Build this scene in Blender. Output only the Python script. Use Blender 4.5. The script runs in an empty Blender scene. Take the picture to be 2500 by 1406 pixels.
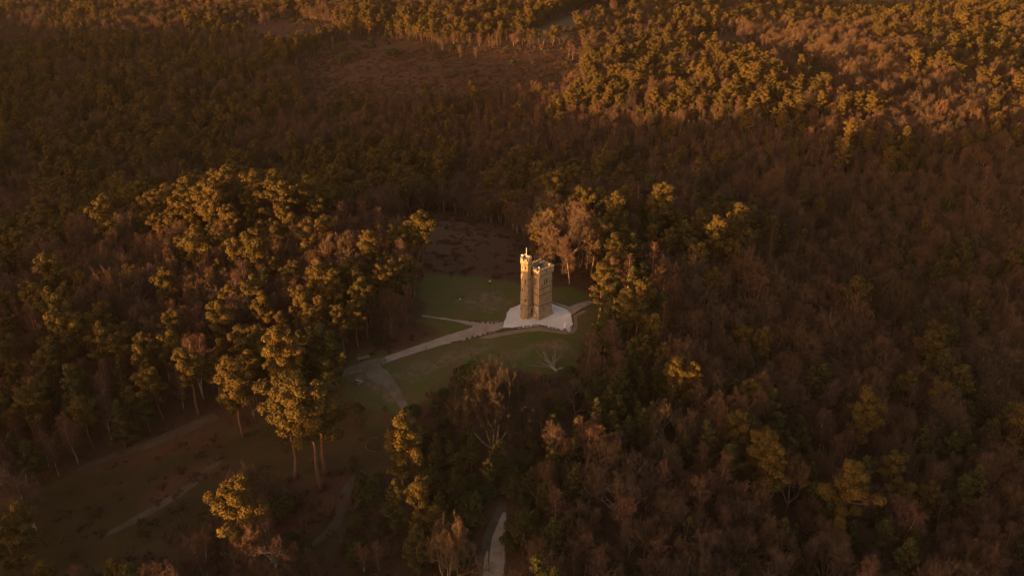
import bpy, bmesh, math, random
import numpy as np
from mathutils import Vector, Matrix
from mathutils.geometry import delaunay_2d_cdt

R = math.radians
S = bpy.context.scene
C = S.collection
rng = np.random.default_rng(7)
random.seed(7)

# ------------------------------------------------------------------ camera
CAM = np.array([-8.2, -234.5, 133.5])
PITCH = R(28)
HAZE = 0.000026
F = 2200.0                                   # focal length for a picture 2500 wide
cam_d = bpy.data.cameras.new('camera')
cam_d.sensor_width = 36
cam_d.lens = 36 * F / 2500
cam_d.clip_start = 1
cam_d.clip_end = 9000
cam = bpy.data.objects.new('camera', cam_d)
cam.location = CAM
cam.rotation_euler = (R(90) - PITCH, 0, 0)
C.objects.link(cam)
S.camera = cam

# ------------------------------------------------------------------ light
SUN_EL = R(5.0)
SUN_H = np.array([-0.82, -0.5724])           # ground direction towards the sun
SUN_ST, SKY_ST, EXPO = 4.6, 0.15, 1.6
SUN_COL = (1.0, 0.53, 0.17)
w = bpy.data.worlds.new('World')
S.world = w
w.use_nodes = True
nt = w.node_tree
bg = nt.nodes['Background']
sky = nt.nodes.new('ShaderNodeTexSky')
sky.sky_type = 'NISHITA'
sky.sun_disc = False
sky.sun_elevation = SUN_EL
sky.sun_rotation = math.atan2(SUN_H[0], SUN_H[1])
sky.altitude = 300
sky.air_density = 1.0
sky.dust_density = 4.0
sky.ozone_density = 0.6
tint = nt.nodes.new('ShaderNodeMixRGB')
tint.blend_type = 'MULTIPLY'
tint.inputs[0].default_value = 1
tint.inputs[2].default_value = (1.0, 0.78, 0.66, 1)
nt.links.new(sky.outputs[0], tint.inputs[1])
nt.links.new(tint.outputs[0], bg.inputs[0])
bg.inputs[1].default_value = SKY_ST
sun_d = bpy.data.lights.new('sun', 'SUN')
sun_d.energy = SUN_ST
sun_d.color = SUN_COL
sun_d.angle = R(0.5)
sun = bpy.data.objects.new('sun', sun_d)
sv = Vector((SUN_H[0] * math.cos(SUN_EL), SUN_H[1] * math.cos(SUN_EL), math.sin(SUN_EL)))
sun.rotation_euler = sv.to_track_quat('Z', 'Y').to_euler()
sun.location = (-200, -180, 150)
C.objects.link(sun)
S.view_settings.view_transform = 'Standard'
S.view_settings.look = 'None'
S.view_settings.exposure = EXPO
S.view_settings.gamma = 1
cy = S.cycles
cy.max_bounces = 5
cy.diffuse_bounces = 3
cy.glossy_bounces = 1
cy.transmission_bounces = 2
cy.volume_bounces = 0
cy.transparent_max_bounces = 4
cy.caustics_reflective = False
cy.caustics_refractive = False
cy.use_denoising = True


# ------------------------------------------------------------------ helpers: materials
def material(name, stops, scale=4.0, rough=0.9, detail=6, bump=0.0, vary=None, dist=0.0, coords='Object', spec=0.25):
    """noise through a colour ramp; vary = second set of stops that a per-object random number blends in"""
    m = bpy.data.materials.new(name)
    m.use_nodes = True
    n = m.node_tree
    b = n.nodes['Principled BSDF']
    b.inputs['Roughness'].default_value = rough
    b.inputs['Specular IOR Level'].default_value = spec
    tc = n.nodes.new('ShaderNodeTexCoord')
    nz = n.nodes.new('ShaderNodeTexNoise')
    nz.inputs['Scale'].default_value = scale
    nz.inputs['Detail'].default_value = detail
    nz.inputs['Roughness'].default_value = 0.65
    nz.inputs['Distortion'].default_value = dist
    n.links.new(tc.outputs[coords], nz.inputs['Vector'])

    def ramp(st):
        r = n.nodes.new('ShaderNodeValToRGB')
        el = r.color_ramp.elements
        while len(el) < len(st):
            el.new(0.5)
        for e, (p, c) in zip(el, st):
            e.position = p
            e.color = (*c, 1)
        n.links.new(nz.outputs['Fac'], r.inputs['Fac'])
        return r
    r1 = ramp(stops)
    out = r1.outputs['Color']
    if vary:
        r2 = ramp(vary)
        oi = n.nodes.new('ShaderNodeObjectInfo')
        mx = n.nodes.new('ShaderNodeMixRGB')
        n.links.new(oi.outputs['Random'], mx.inputs[0])
        n.links.new(out, mx.inputs[1])
        n.links.new(r2.outputs['Color'], mx.inputs[2])
        out = mx.outputs[0]
    n.links.new(out, b.inputs['Base Color'])
    if bump:
        bp = n.nodes.new('ShaderNodeBump')
        bp.inputs['Strength'].default_value = bump
        bp.inputs['Distance'].default_value = 0.1
        n.links.new(nz.outputs['Fac'], bp.inputs['Height'])
        n.links.new(bp.outputs['Normal'], b.inputs['Normal'])
    return m


def sc(c, k):
    return tuple(x * k for x in c)


def two(c, k=0.6, k2=1.35):
    return [(0.3, sc(c, k)), (0.7, sc(c, k2))]


M = {}
M['pine_needles'] = material('pine_needles', two((.082, .058, .016)), 1.2, vary=two((.130, .080, .021)), spec=.1)
M['fir_needles'] = material('fir_needles', two((.050, .048, .016)), 1.2, vary=two((.080, .066, .020)), spec=.1)
M['pine_bark'] = material('pine_bark', [(.3, (.10, .052, .034)), (.7, (.21, .105, .065))], 2.5, bump=.4)
M['birch_bark'] = material('birch_bark', [(.38, (.10, .075, .06)), (.55, (.42, .34, .29))], 2.0)
M['birch_twigs'] = material('birch_twigs', two((.160, .080, .048)), .8, vary=two((.112, .068, .049)), spec=.1)
M['oak_bark'] = material('oak_bark', [(.3, (.12, .085, .062)), (.7, (.30, .22, .165))], 2.0, bump=.4)
M['oak_twigs'] = material('oak_twigs', two((.155, .084, .049)), .8, vary=two((.118, .080, .055)), spec=.1)
M['shaded_grey_twigs'] = material('shaded_grey_twigs', two((.062, .042, .030)), .8, vary=two((.075, .052, .038)), spec=.1)  # greyish twigs of the ovoid tree, darkened to stand in for shade
M['larch_twigs'] = material('larch_twigs', two((.22, .088, .036)), .8, vary=two((.15, .07, .036)), spec=.1)
M['bush_leaves'] = material('bush_leaves', two((.050, .050, .016)), 1.2, vary=two((.075, .058, .018)), spec=.1)
M['bracken'] = material('bracken', two((.120, .053, .030)), .8, vary=two((.090, .055, .028)), spec=.1)
M['stone'] = material('stone', [(.28, (.19, .125, .08)), (.5, (.36, .25, .155)), (.72, (.50, .36, .23))], .85, detail=11, bump=.6)
M['stone_light'] = material('stone_light', [(.3, (.32, .23, .15)), (.7, (.50, .38, .26))], 2.2, bump=.3)
M['stone_course'] = material('stone_course', [(.3, (.15, .085, .05)), (.7, (.27, .165, .095))], 2.2, bump=.3)
M['stone_pale'] = material('stone_pale', [(.35, (.36, .26, .19)), (.6, (.60, .48, .39))], 1.5, bump=.3)
M['lead'] = material('lead', [(.3, (.20, .175, .165)), (.7, (.30, .265, .25))], 1.0)
M['dark_glass'] = material('dark_glass', [(.3, (.012, .009, .007)), (.7, (.03, .02, .015))], 1.0, rough=.25)
M['white_paint'] = material('white_paint', [(.3, (.74, .66, .60)), (.7, (.84, .76, .70))], 3.0, rough=.5)
M['dark_metal'] = material('dark_metal', [(.3, (.05, .045, .04)), (.7, (.09, .08, .07))], 3.0, rough=.5)
M['timber'] = material('timber', [(.3, (.075, .042, .028)), (.7, (.14, .085, .058))], 3.0)
M['pale_timber'] = material('pale_timber', [(.3, (.20, .16, .12)), (.7, (.34, .28, .22))], 3.0)
M['dead_wood'] = material('dead_wood', [(.3, (.22, .15, .12)), (.7, (.42, .31, .26))], 2.0)
M['cut_wood'] = material('cut_wood', [(.3, (.52, .43, .36)), (.7, (.70, .60, .52))], 3.0)
M['gravel'] = material('gravel', [(.25, (.50, .445, .42)), (.5, (.63, .565, .535)), (.75, (.71, .645, .615))], .35, detail=10, coords='Object', bump=.2)
M['path'] = material('path', [(.25, (.20, .135, .10)), (.5, (.30, .21, .165)), (.75, (.38, .28, .225))], .3, detail=10, bump=.2)
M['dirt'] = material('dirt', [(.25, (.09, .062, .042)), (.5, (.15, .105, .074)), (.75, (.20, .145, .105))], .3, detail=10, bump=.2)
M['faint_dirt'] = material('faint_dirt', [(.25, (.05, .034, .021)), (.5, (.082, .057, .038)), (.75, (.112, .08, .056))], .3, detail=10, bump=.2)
M['verge'] = material('verge', [(.25, (.15, .095, .06)), (.5, (.22, .145, .092)), (.75, (.27, .18, .12))], .4, detail=10, bump=.2)
M['track'] = material('track', [(.25, (.14, .10, .07)), (.5, (.27, .20, .15)), (.75, (.36, .275, .215))], .30, detail=10, bump=.2)
M['skin'] = material('skin', two((.45, .28, .20), .9, 1.1), 3.0, rough=.6)
M['hair'] = material('hair', two((.05, .03, .02), .8, 1.2), 3.0)
M['pale_cloth'] = material('pale_cloth', two((.82, .78, .58), .93, 1.05), 3.0)
M['dark_cloth'] = material('dark_cloth', two((.012, .012, .012), .8, 1.2), 3.0)
M['black_cloth'] = material('black_cloth', two((.006, .006, .006), .8, 1.2), 3.0)
M['jeans'] = material('jeans', two((.16, .15, .14), .8, 1.2), 3.0)


# ------------------------------------------------------------------ helpers: objects
class MB:
    """collects shapes into one mesh"""
    def __init__(s):
        s.v, s.f, s.n = [], [], 0

    def add(s, verts, faces):
        verts = np.asarray(verts, float).reshape(-1, 3)
        s.v.append(verts)
        s.f += [tuple(int(i) + s.n for i in f) for f in faces]
        s.n += len(verts)

    def tris(s, verts):
        """(N*3,3) loose triangles"""
        k = len(verts)
        s.v.append(verts)
        a = np.arange(k).reshape(-1, 3) + s.n
        s.f += list(map(tuple, a.tolist()))
        s.n += k

    def box(s, c, d, rz=0.0, about=None):
        x, y, z = [q / 2 for q in d]
        p = np.array([(i * x, j * y, k * z) for k in (-1, 1) for (i, j) in ((-1, -1), (1, -1), (1, 1), (-1, 1))])
        if rz:
            co, si = math.cos(rz), math.sin(rz)
            p = p @ np.array([[co, si, 0], [-si, co, 0], [0, 0, 1]])
        s.add(p + np.array(c), [(3, 2, 1, 0), (4, 5, 6, 7), (0, 1, 5, 4), (1, 2, 6, 5), (2, 3, 7, 6), (3, 0, 4, 7)])

    def tube(s, pts, rad, sides=6, cap=True):
        pts = np.asarray(pts, float)
        n = len(pts)
        vs = []
        for i in range(n):
            t = pts[min(i + 1, n - 1)] - pts[max(i - 1, 0)]
            t = t / (np.linalg.norm(t) + 1e-9)
            u = np.cross(t, (0.31, 0.17, 0.93) if abs(t[2]) < .9 else (1, 0.1, 0))
            u /= np.linalg.norm(u) + 1e-9
            q = np.cross(t, u)
            for k in range(sides):
                a = 2 * math.pi * k / sides
                vs.append(pts[i] + rad[i] * (math.cos(a) * u + math.sin(a) * q))
        fs = [(i * sides + k, i * sides + (k + 1) % sides, (i + 1) * sides + (k + 1) % sides, (i + 1) * sides + k) for i in range(n - 1) for k in range(sides)]
        if cap:
            fs += [tuple(range(sides))[::-1], tuple((n - 1) * sides + k for k in range(sides))]
        s.add(vs, fs)

    def rings(s, rs, cap=True):
        """rs: list of equally long rings of points"""
        m = len(rs[0])
        vs = np.array(rs).reshape(-1, 3)
        fs = [(i * m + k, i * m + (k + 1) % m, (i + 1) * m + (k + 1) % m, (i + 1) * m + k) for i in range(len(rs) - 1) for k in range(m)]
        if cap:
            fs += [tuple(range(m))[::-1], tuple((len(rs) - 1) * m + k for k in range(m))]
        s.add(vs, fs)

    def mesh(s, name, mats, smooth=False, fm=None):
        me = bpy.data.meshes.new(name)
        v = np.concatenate(s.v) if s.v else np.zeros((0, 3))
        me.from_pydata(v.tolist(), [], s.f)
        for m in (mats if isinstance(mats, (list, tuple)) else [mats]):
            me.materials.append(m)
        if fm is not None:
            me.polygons.foreach_set('material_index', fm)
        if smooth:
            me.polygons.foreach_set('use_smooth', [True] * len(me.polygons))
        me.update()
        return me

    def build(s, name, mats, parent=None, smooth=False):
        return link(name, s.mesh(name, mats, smooth), parent)


def link(name, me, parent=None):
    o = bpy.data.objects.new(name, me)
    C.objects.link(o)
    if parent:
        o.parent = parent
    return o


def empty(name, loc, rz=0.0):
    o = bpy.data.objects.new(name, None)
    C.objects.link(o)
    o.location = loc
    o.rotation_euler = (0, 0, rz)
    o.empty_display_size = .2
    return o


def tag(o, label, cat, group=None, kind=None):
    o['label'] = label
    o['category'] = cat
    if group:
        o['group'] = group
    if kind:
        o['kind'] = kind
    return o


# ------------------------------------------------------------------ terrain
CP = np.array([
    (0, 0, 0), (20, 0, -.4), (-20, 0, 0), (0, 20, 0), (0, -20, -.9), (-30, 25, .2), (25, 25, -2), (-40, -20, -1.2),
    (-75, 30, 2), (-110, 60, 1), (-100, 10, 0), (-140, 40, -4), (-160, -20, -11), (-60, 62, -2), (-130, 85, -8),
    (0, 60, -3), (0, 100, -14), (-80, 115, -18), (-150, 120, -24), (60, 80, -11), (0, 160, -26), (-100, 180, -34), (-200, 200, -38), (-250, 120, -36),
    (60, 200, -26), (60, 262, -10), (120, 238, -6), (170, 226, -7), (95, 312, -21), (0, 280, -25), (0, 340, -21), (-120, 300, -30), (-250, 330, -34), (165, 350, -11), (205, 325, -4), (235, 255, -7), (215, 205, -16), (0, 450, -15),
    (-200, 480, -24), (250, 400, -9), (310, 260, -14), (210, 150, -36), (0, 650, -18), (-400, 650, -20), (500, 650, -16), (400, 500, -12),
    (48, 2, -12), (90, 0, -27), (150, 10, -40), (60, -60, -22), (110, -70, -39), (170, 100, -40), (100, 80, -25), (60, 40, -9), (55, -25, -16), (30, -40, -9), (38, -18, -11), (420, 560, -40), (300, 520, -24),
    (0, -50, -4.5), (0, -90, -8.5), (30, -80, -11), (-50, -50, -3.5), (-60, -90, -6.5), (-110, -60, -8), (-120, -110, -11), (0, -140, -13), (-150, -130, -18), (110, -150, -36),
], float)


def _tps(d2):
    return np.where(d2 > 1e-9, .5 * d2 * np.log(np.maximum(d2, 1e-9)), 0)


_P = CP[:, :2] / 100
_A = _tps(((_P[:, None] - _P[None]) ** 2).sum(-1)) + np.eye(len(_P)) * .02
_B = np.c_[np.ones(len(_P)), _P]
_W = np.linalg.solve(np.block([[_A, _B], [_B.T, np.zeros((3, 3))]]), np.r_[CP[:, 2], 0, 0, 0])


def vnoise(x, y, seed=0):
    """smooth value noise, -1..1"""
    xi, yi = np.floor(x).astype(np.int64), np.floor(y).astype(np.int64)
    fx, fy = x - xi, y - yi
    fx, fy = fx * fx * (3 - 2 * fx), fy * fy * (3 - 2 * fy)

    def hsh(a, b):
        n = (a * 374761393 + b * 668265263 + seed * 1274126177) & 0xFFFFFFFF
        n = ((n ^ (n >> 13)) * 1274126177) & 0xFFFFFFFF
        return ((n ^ (n >> 16)) & 0xFFFF) / 32767.5 - 1
    return (hsh(xi, yi) * (1 - fx) + hsh(xi + 1, yi) * fx) * (1 - fy) + (hsh(xi, yi + 1) * (1 - fx) + hsh(xi + 1, yi + 1) * fx) * fy


def terrain(x, y):
    x, y = np.asarray(x, float), np.asarray(y, float)
    sh = np.broadcast(x, y).shape
    x, y = np.broadcast_to(x, sh).ravel(), np.broadcast_to(y, sh).ravel()
    xc, yc = np.clip(x, -480, 520) / 100, np.clip(y, -170, 680) / 100
    out = np.empty(len(x))
    for i in range(0, len(x), 20000):
        q = np.c_[xc[i:i + 20000], yc[i:i + 20000]]
        out[i:i + 20000] = _tps(((q[:, None] - _P[None]) ** 2).sum(-1)) @ _W[:-3] + np.c_[np.ones(len(q)), q] @ _W[-3:]
    flat = np.clip((np.hypot(x, y) - 22) / 30, 0, 1)
    out += flat * (.15 * vnoise(x / 11, y / 11, 1) + .5 * vnoise(x / 37, y / 37, 2))
    s = -(SUN_H[0] * x + SUN_H[1] * y)                 # distance along the light
    u = -SUN_H[1] * x + SUN_H[0] * y
    wr = np.exp(-((s + 650) / 130) ** 2)                # unseen ridge towards the sun, shaped to set where its shadow falls
    ridge = np.interp(u, SHADOW_RIDGE_U, SHADOW_RIDGE_Z) + 1.0 * vnoise(u / 60, s * 0, 5) + .8 * vnoise(u / 17, s * 0, 6)
    out = out * (1 - wr) + ridge * wr
    return out.reshape(sh)


SHADOW_RIDGE_U = [-700, -620, -510, -380, -220, -170, -40, -25, 0, 6, 8, 15, 17, 30, 32, 40, 42, 45, 46, 55, 56, 60, 63, 69, 71, 76, 79, 85, 87, 93, 95, 130, 500]
SHADOW_RIDGE_Z = [33, 36, 51, 57, 57, 61, 61, 58, 57, 57, 60.5, 60.5, 57, 57, 70, 70, 57, 56, 51, 51, 56, 57, 66, 66, 59, 59, 70, 70, 58, 58, 74, 78, 82]  # bumps added to shade, notches to light, single trees and the parasol
cP, sP = math.cos(PITCH), math.sin(PITCH)


def project(p):
    """points (N,3) -> px, py (in a 2500 x 1406 picture) and depth"""
    d = np.atleast_2d(p) - CAM
    dep = d[:, 1] * cP - d[:, 2] * sP
    up = d[:, 1] * sP + d[:, 2] * cP
    return 1250 + F * d[:, 0] / dep, 703 - F * up / dep, dep


def at(px, py):
    """where the line of sight through a point of the photograph meets the ground"""
    px, py = np.atleast_1d(np.asarray(px, float)), np.atleast_1d(np.asarray(py, float))
    dx, dz = (px - 1250) / F, -(py - 703) / F
    d = np.c_[dx, cP + dz * sP, -sP + dz * cP]
    t = np.full(len(px), 100.0)
    done = np.zeros(len(px), bool)
    for _ in range(900):
        q = CAM + d * t[:, None]
        done |= q[:, 2] <= terrain(q[:, 0], q[:, 1])
        if done.all():
            break
        t = np.where(done, t, t + 2)
    lo, hi = t - 2, t.copy()
    for _ in range(12):
        mid = (lo + hi) / 2
        q = CAM + d * mid[:, None]
        under = q[:, 2] <= terrain(q[:, 0], q[:, 1])
        hi, lo = np.where(under, mid, hi), np.where(under, lo, mid)
    return (CAM + d * hi[:, None])


def at1(px, py):
    return at(px, py)[0]


def poly(pts):
    p = np.array(pts, float)
    return at(p[:, 0], p[:, 1])[:, :2]


def inside(pg, x, y):
    r = np.zeros(len(x), bool)
    n = len(pg)
    for i in range(n):
        (x1, y1), (x2, y2) = pg[i], pg[(i + 1) % n]
        c = ((y1 > y) != (y2 > y)) & (x < (x2 - x1) * (y - y1) / (y2 - y1 + 1e-12) + x1)
        r ^= c
    return r


def sdist(pg, x, y):
    """signed distance, positive inside"""
    d = np.full(len(x), 1e9)
    n = len(pg)
    for i in range(n):
        a, b = pg[i], pg[(i + 1) % n]
        e = b - a
        t = np.clip(((x - a[0]) * e[0] + (y - a[1]) * e[1]) / (e @ e + 1e-9), 0, 1)
        d = np.minimum(d, np.hypot(x - a[0] - t * e[0], y - a[1] - t * e[1]))
    return np.where(inside(pg, x, y), d, -d)


GRASS = [poly(p) for p in (
    [(1015, 700), (1045, 668), (1160, 672), (1290, 690), (1400, 702), (1470, 727), (1480, 770), (1445, 805), (1430, 850), (1405, 905), (1345, 925), (1230, 905), (1130, 905), (1090, 960), (1020, 1000), (985, 1015), (950, 1000), (870, 1010), (820, 965), (820, 905), (890, 858), (1020, 805), (1030, 770)],
    [(120, 1180), (520, 1060), (640, 1030), (800, 1020), (900, 1015), (960, 1060), (950, 1130), (880, 1180), (700, 1160), (560, 1200), (470, 1290), (330, 1360), (200, 1406), (-40, 1440), (-40, 1260)],
    [(760, 1250), (830, 1180), (900, 1170), (860, 1280), (800, 1340), (720, 1406), (600, 1420), (640, 1380)],
    [(1290, 110), (1310, 70), (1430, 28), (1530, 20), (1540, 40), (1440, 60), (1390, 95)],
)]
HEATH = [poly(p) for p in (
    [(960, 545), (1010, 525), (1110, 525), (1240, 560), (1300, 600), (1290, 690), (1160, 672), (1060, 665), (1000, 640), (960, 600)],
    [(1355, 655), (1470, 680), (1490, 725), (1470, 735), (1400, 700)],
    [(690, 175), (800, 105), (950, 88), (1100, 122), (1400, 108), (1440, 150), (1400, 200), (1180, 240), (980, 255), (820, 255), (720, 220)],
    [(230, 1140), (360, 1090), (520, 1055), (560, 1070), (440, 1100), (330, 1135)],
    [(330, 1230), (430, 1150), (540, 1110), (540, 1150), (440, 1200), (370, 1250)],
    [(740, 1200), (800, 1150), (900, 1180), (830, 1240), (700, 1330), (560, 1380), (600, 1300)],
    [(900, 860), (960, 810), (1030, 795), (1060, 815), (960, 865)],
    [(540, 62), (700, 42), (830, 58), (800, 105), (680, 118), (560, 100)],
    [(1600, 92), (1800, 84), (1850, 118), (2000, 150), (2080, 200), (2060, 240), (1960, 205), (1880, 165), (1720, 120)],
)]
BARE = [poly(p) for p in (
    [(1110, 735), (1150, 715), (1220, 712), (1240, 745), (1200, 755), (1150, 745)],
    [(840, 920), (900, 880), (940, 900), (980, 985), (940, 990), (890, 940)],
    [(1230, 870), (1320, 835), (1400, 838), (1390, 850), (1310, 850), (1250, 880)],
    [(1300, 108), (1320, 72), (1430, 32), (1520, 24), (1530, 38), (1440, 58), (1390, 93)],
    [(1030, 880), (1120, 860), (1180, 835), (1190, 845), (1100, 890), (1020, 920), (960, 925)],
)]


def make_ground():
    def axis(lo, hi, fine, far, fstep=1.5, mstep=6.0):
        a = np.arange(fine[0], fine[1] + .1, fstep)
        l = np.arange(fine[0] - mstep, far[0], -mstep)[::-1]
        r = np.arange(fine[1] + mstep, far[1], mstep)
        ll = np.arange(l[0] - 15, l[0] - 900, -15.0)[::-1]
        rr = np.arange(r[-1] + 40, r[-1] + 500, 40.0)
        lll = np.array([lo])
        rrr = np.array([hi])
        return np.concatenate([lll, ll, l, a, r, rr, rrr])
    xs = axis(-1500, 1500, (-126, 96), (-440, 460))
    ys = axis(-1400, 2200, (-126, 126), (-180, 680))
    # closer lines over the unseen shadow-casting ridge, to keep its bumps and notches
    xs = np.unique(np.concatenate([xs[(xs < -690) | (xs > -445)], np.arange(-690, -444, 4.0)]))
    ys = np.unique(np.concatenate([ys[(ys < -520) | (ys > -190)], np.arange(-520, -189, 4.0)]))
    X, Y = np.meshgrid(xs, ys)
    Z = terrain(X, Y)
    nx, ny = len(xs), len(ys)
    v = np.c_[X.ravel(), Y.ravel(), Z.ravel()]
    i = np.arange(nx * ny).reshape(ny, nx)
    q = np.stack([i[:-1, :-1], i[:-1, 1:], i[1:, 1:], i[1:, :-1]], -1).reshape(-1, 4)
    me = bpy.data.meshes.new('ground')
    me.from_pydata(v.tolist(), [], q.tolist())
    me.polygons.foreach_set('use_smooth', [True] * len(me.polygons))
    x, y = v[:, 0], v[:, 1]
    near = (np.abs(x) < 460) & (y > -180) & (y < 680)
    xn, yn = x[near], y[near]
    jit = 1.8 * vnoise(xn / 5, yn / 5, 11) + .9 * vnoise(xn / 2.2, yn / 2.2, 12)
    for nm, pgs, soft in (('grass', GRASS, 2.2), ('poor', GRASS[1:3], 6.0), ('heath', HEATH, 3.0), ('bare', BARE, 2.5)):
        wgt = np.zeros(len(v))
        k = np.zeros(len(xn))
        for p in pgs:
            k = np.maximum(k, np.clip((sdist(p, xn, yn) + jit) / soft + .5, 0, 1))
        wgt[near] = k
        at_ = me.attributes.new(nm, 'FLOAT', 'POINT')
        at_.data.foreach_set('value', wgt)
    m = bpy.data.materials.new('ground')
    m.use_nodes = True
    n = m.node_tree
    b = n.nodes['Principled BSDF']
    b.inputs['Roughness'].default_value = .95
    b.inputs['Specular IOR Level'].default_value = .1
    tc = n.nodes.new('ShaderNodeTexCoord')

    def noise(scale, det=8):
        z = n.nodes.new('ShaderNodeTexNoise')
        z.inputs['Scale'].default_value = scale
        z.inputs['Detail'].default_value = det
        z.inputs['Roughness'].default_value = .65
        n.links.new(tc.outputs['Object'], z.inputs['Vector'])
        return z

    def ramp(src, st):
        r = n.nodes.new('ShaderNodeValToRGB')
        el = r.color_ramp.elements
        while len(el) < len(st):
            el.new(.5)
        for e, (p, c) in zip(el, st):
            e.position, e.color = p, (*c, 1)
        n.links.new(src.outputs['Fac'], r.inputs['Fac'])
        return r.outputs['Color']

    def mix(fac, a, b2):
        x_ = n.nodes.new('ShaderNodeMixRGB')
        n.links.new(fac, x_.inputs[0])
        n.links.new(a, x_.inputs[1])
        n.links.new(b2, x_.inputs[2])
        return x_.outputs[0]

    def attr(nm):
        a = n.nodes.new('ShaderNodeAttribute')
        a.attribute_name = nm
        return a.outputs['Fac']
    n1, n2, n3 = noise(.11), noise(.5), noise(2.0)
    litter = ramp(n2, [(.3, (.050, .026, .015)), (.5, (.085, .044, .026)), (.7, (.060, .045, .018))])
    grass = mix(ramp(n1, [(.40, (0, 0, 0)), (.60, (1, 1, 1))]), ramp(n3, [(.3, (.058, .066, .014)), (.7, (.105, .100, .026))]), ramp(n3, [(.3, (.085, .060, .022)), (.7, (.135, .092, .040))]))
    heath = ramp(n2, [(.3, (.050, .026, .016)), (.45, (.092, .040, .023)), (.6, (.074, .038, .022)), (.75, (.058, .044, .019))])
    bare = ramp(n2, [(.3, (.10, .068, .036)), (.7, (.20, .130, .085))])
    c = mix(attr('grass'), litter, mix(attr('poor'), grass, ramp(n1, [(.35, (.036, .028, .011)), (.65, (.066, .041, .018))])))
    c = mix(attr('heath'), c, heath)
    mul = n.nodes.new('ShaderNodeMath')
    mul.operation = 'MULTIPLY'
    n.links.new(attr('bare'), mul.inputs[0])
    n.links.new(ramp(n2, [(.38, (.15, .15, .15)), (.58, (1, 1, 1))]), mul.inputs[1])
    c = mix(mul.outputs[0], c, bare)
    n.links.new(c, b.inputs['Base Color'])
    bp = n.nodes.new('ShaderNodeBump')
    bp.inputs['Strength'].default_value = .6
    bp.inputs['Distance'].default_value = .25
    n.links.new(n3.outputs['Fac'], bp.inputs['Height'])
    n.links.new(bp.outputs['Normal'], b.inputs['Normal'])
    me.materials.append(m)
    o = link('ground', me)
    tag(o, 'hilltop ground of grass, bracken heath and brown leaf litter', 'ground', kind='structure')


make_ground()


# ------------------------------------------------------------------ paths laid on the ground
def sheet(name, outline, m, lift, label, step=1.6, cat='path'):
    """a patch of ground with this outline (ground points), draped over the terrain"""
    pg = np.asarray(outline)
    # close, denser, slightly ragged outline
    dense = []
    for i in range(len(pg)):
        a, b = pg[i], pg[(i + 1) % len(pg)]
        k = max(1, int(np.hypot(*(b - a)) / .9))
        for j in range(k):
            dense.append(a + (b - a) * j / k)
    dense = np.array(dense)
    dense += .13 * np.c_[vnoise(dense[:, 0] * .9, dense[:, 1] * .9, 21), vnoise(dense[:, 0] * .9, dense[:, 1] * .9, 22)]
    lo, hi = dense.min(0), dense.max(0)
    gx, gy = np.meshgrid(np.arange(lo[0], hi[0], step), np.arange(lo[1], hi[1], step))
    gx, gy = gx.ravel(), gy.ravel()
    keep = sdist(dense, gx, gy) > step * .45
    pts = np.r_[dense, np.c_[gx[keep], gy[keep]]]
    n = len(dense)
    vs, es, fs, *_ = delaunay_2d_cdt([Vector(p) for p in pts], [(i, (i + 1) % n) for i in range(n)], [], 1, 1e-4)
    a = np.array([(v.x, v.y) for v in vs])
    z = terrain(a[:, 0], a[:, 1]) + lift
    mb = MB()
    up = []
    for f in fs:
        p = a[list(f)]
        cr = (p[1, 0] - p[0, 0]) * (p[2, 1] - p[0, 1]) - (p[1, 1] - p[0, 1]) * (p[2, 0] - p[0, 0])
        up.append(tuple(f) if cr > 0 else tuple(f)[::-1])
    mb.add(np.c_[a, z], up)
    o = mb.build(name, m, smooth=True)
    return tag(o, label, cat, kind='structure')


def ribbon(pts, widths):
    """outline of a strip along a line of ground points"""
    p = np.asarray(pts, float)
    # smooth the line
    t = np.linspace(0, len(p) - 1, (len(p) - 1) * 6 + 1)
    q = []
    for u in t:
        i = min(int(u), len(p) - 2)
        f = u - i
        p0, p1, p2, p3 = p[max(i - 1, 0)], p[i], p[i + 1], p[min(i + 2, len(p) - 1)]
        q.append(.5 * ((2 * p1) + (p2 - p0) * f + (2 * p0 - 5 * p1 + 4 * p2 - p3) * f * f + (3 * p1 - p0 - 3 * p2 + p3) * f ** 3))
    q = np.array(q)
    wv = np.interp(t, np.arange(len(p)), widths) / 2
    d = np.gradient(q, axis=0)
    d /= np.linalg.norm(d, axis=1)[:, None]
    nn = np.c_[-d[:, 1], d[:, 0]]
    return np.r_[q + nn * wv[:, None], (q - nn * wv[:, None])[::-1]]


APRON = [(1231, 785), (1228, 800), (1270, 801), (1322, 795), (1345, 802), (1375, 808), (1390, 811), (1397, 800), (1399, 788), (1396, 770), (1386, 757), (1366, 748), (1340, 740), (1310, 737), (1262, 746), (1245, 752), (1237, 762)]
sheet('gravel_apron', poly(APRON), M['gravel'], .06, 'pale grey gravel apron round the foot of the tower', cat='gravel')
sheet('gravel_path', poly([(1231, 784), (1228, 800), (1200, 814), (1160, 823), (1128, 832), (1080, 842), (1000, 866), (945, 885), (940, 871), (1000, 850), (1080, 822), (1120, 810), (1150, 800), (1155, 796), (1110, 784), (1030, 772), (1030, 769), (1110, 780), (1165, 787)]), M['path'], .045,
      'pale brown gravel path leading from the tower apron down past the bench', cat='path')
sheet('gravel_path', poly([(1391, 772), (1397, 768), (1422, 752), (1450, 738), (1438, 734), (1408, 742), (1390, 749), (1362, 740), (1340, 736), (1352, 741), (1372, 749), (1386, 757)]), M['path'], .05,
      'short pale path leaving the apron behind and beside the tower into the wood', cat='path')
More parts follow.
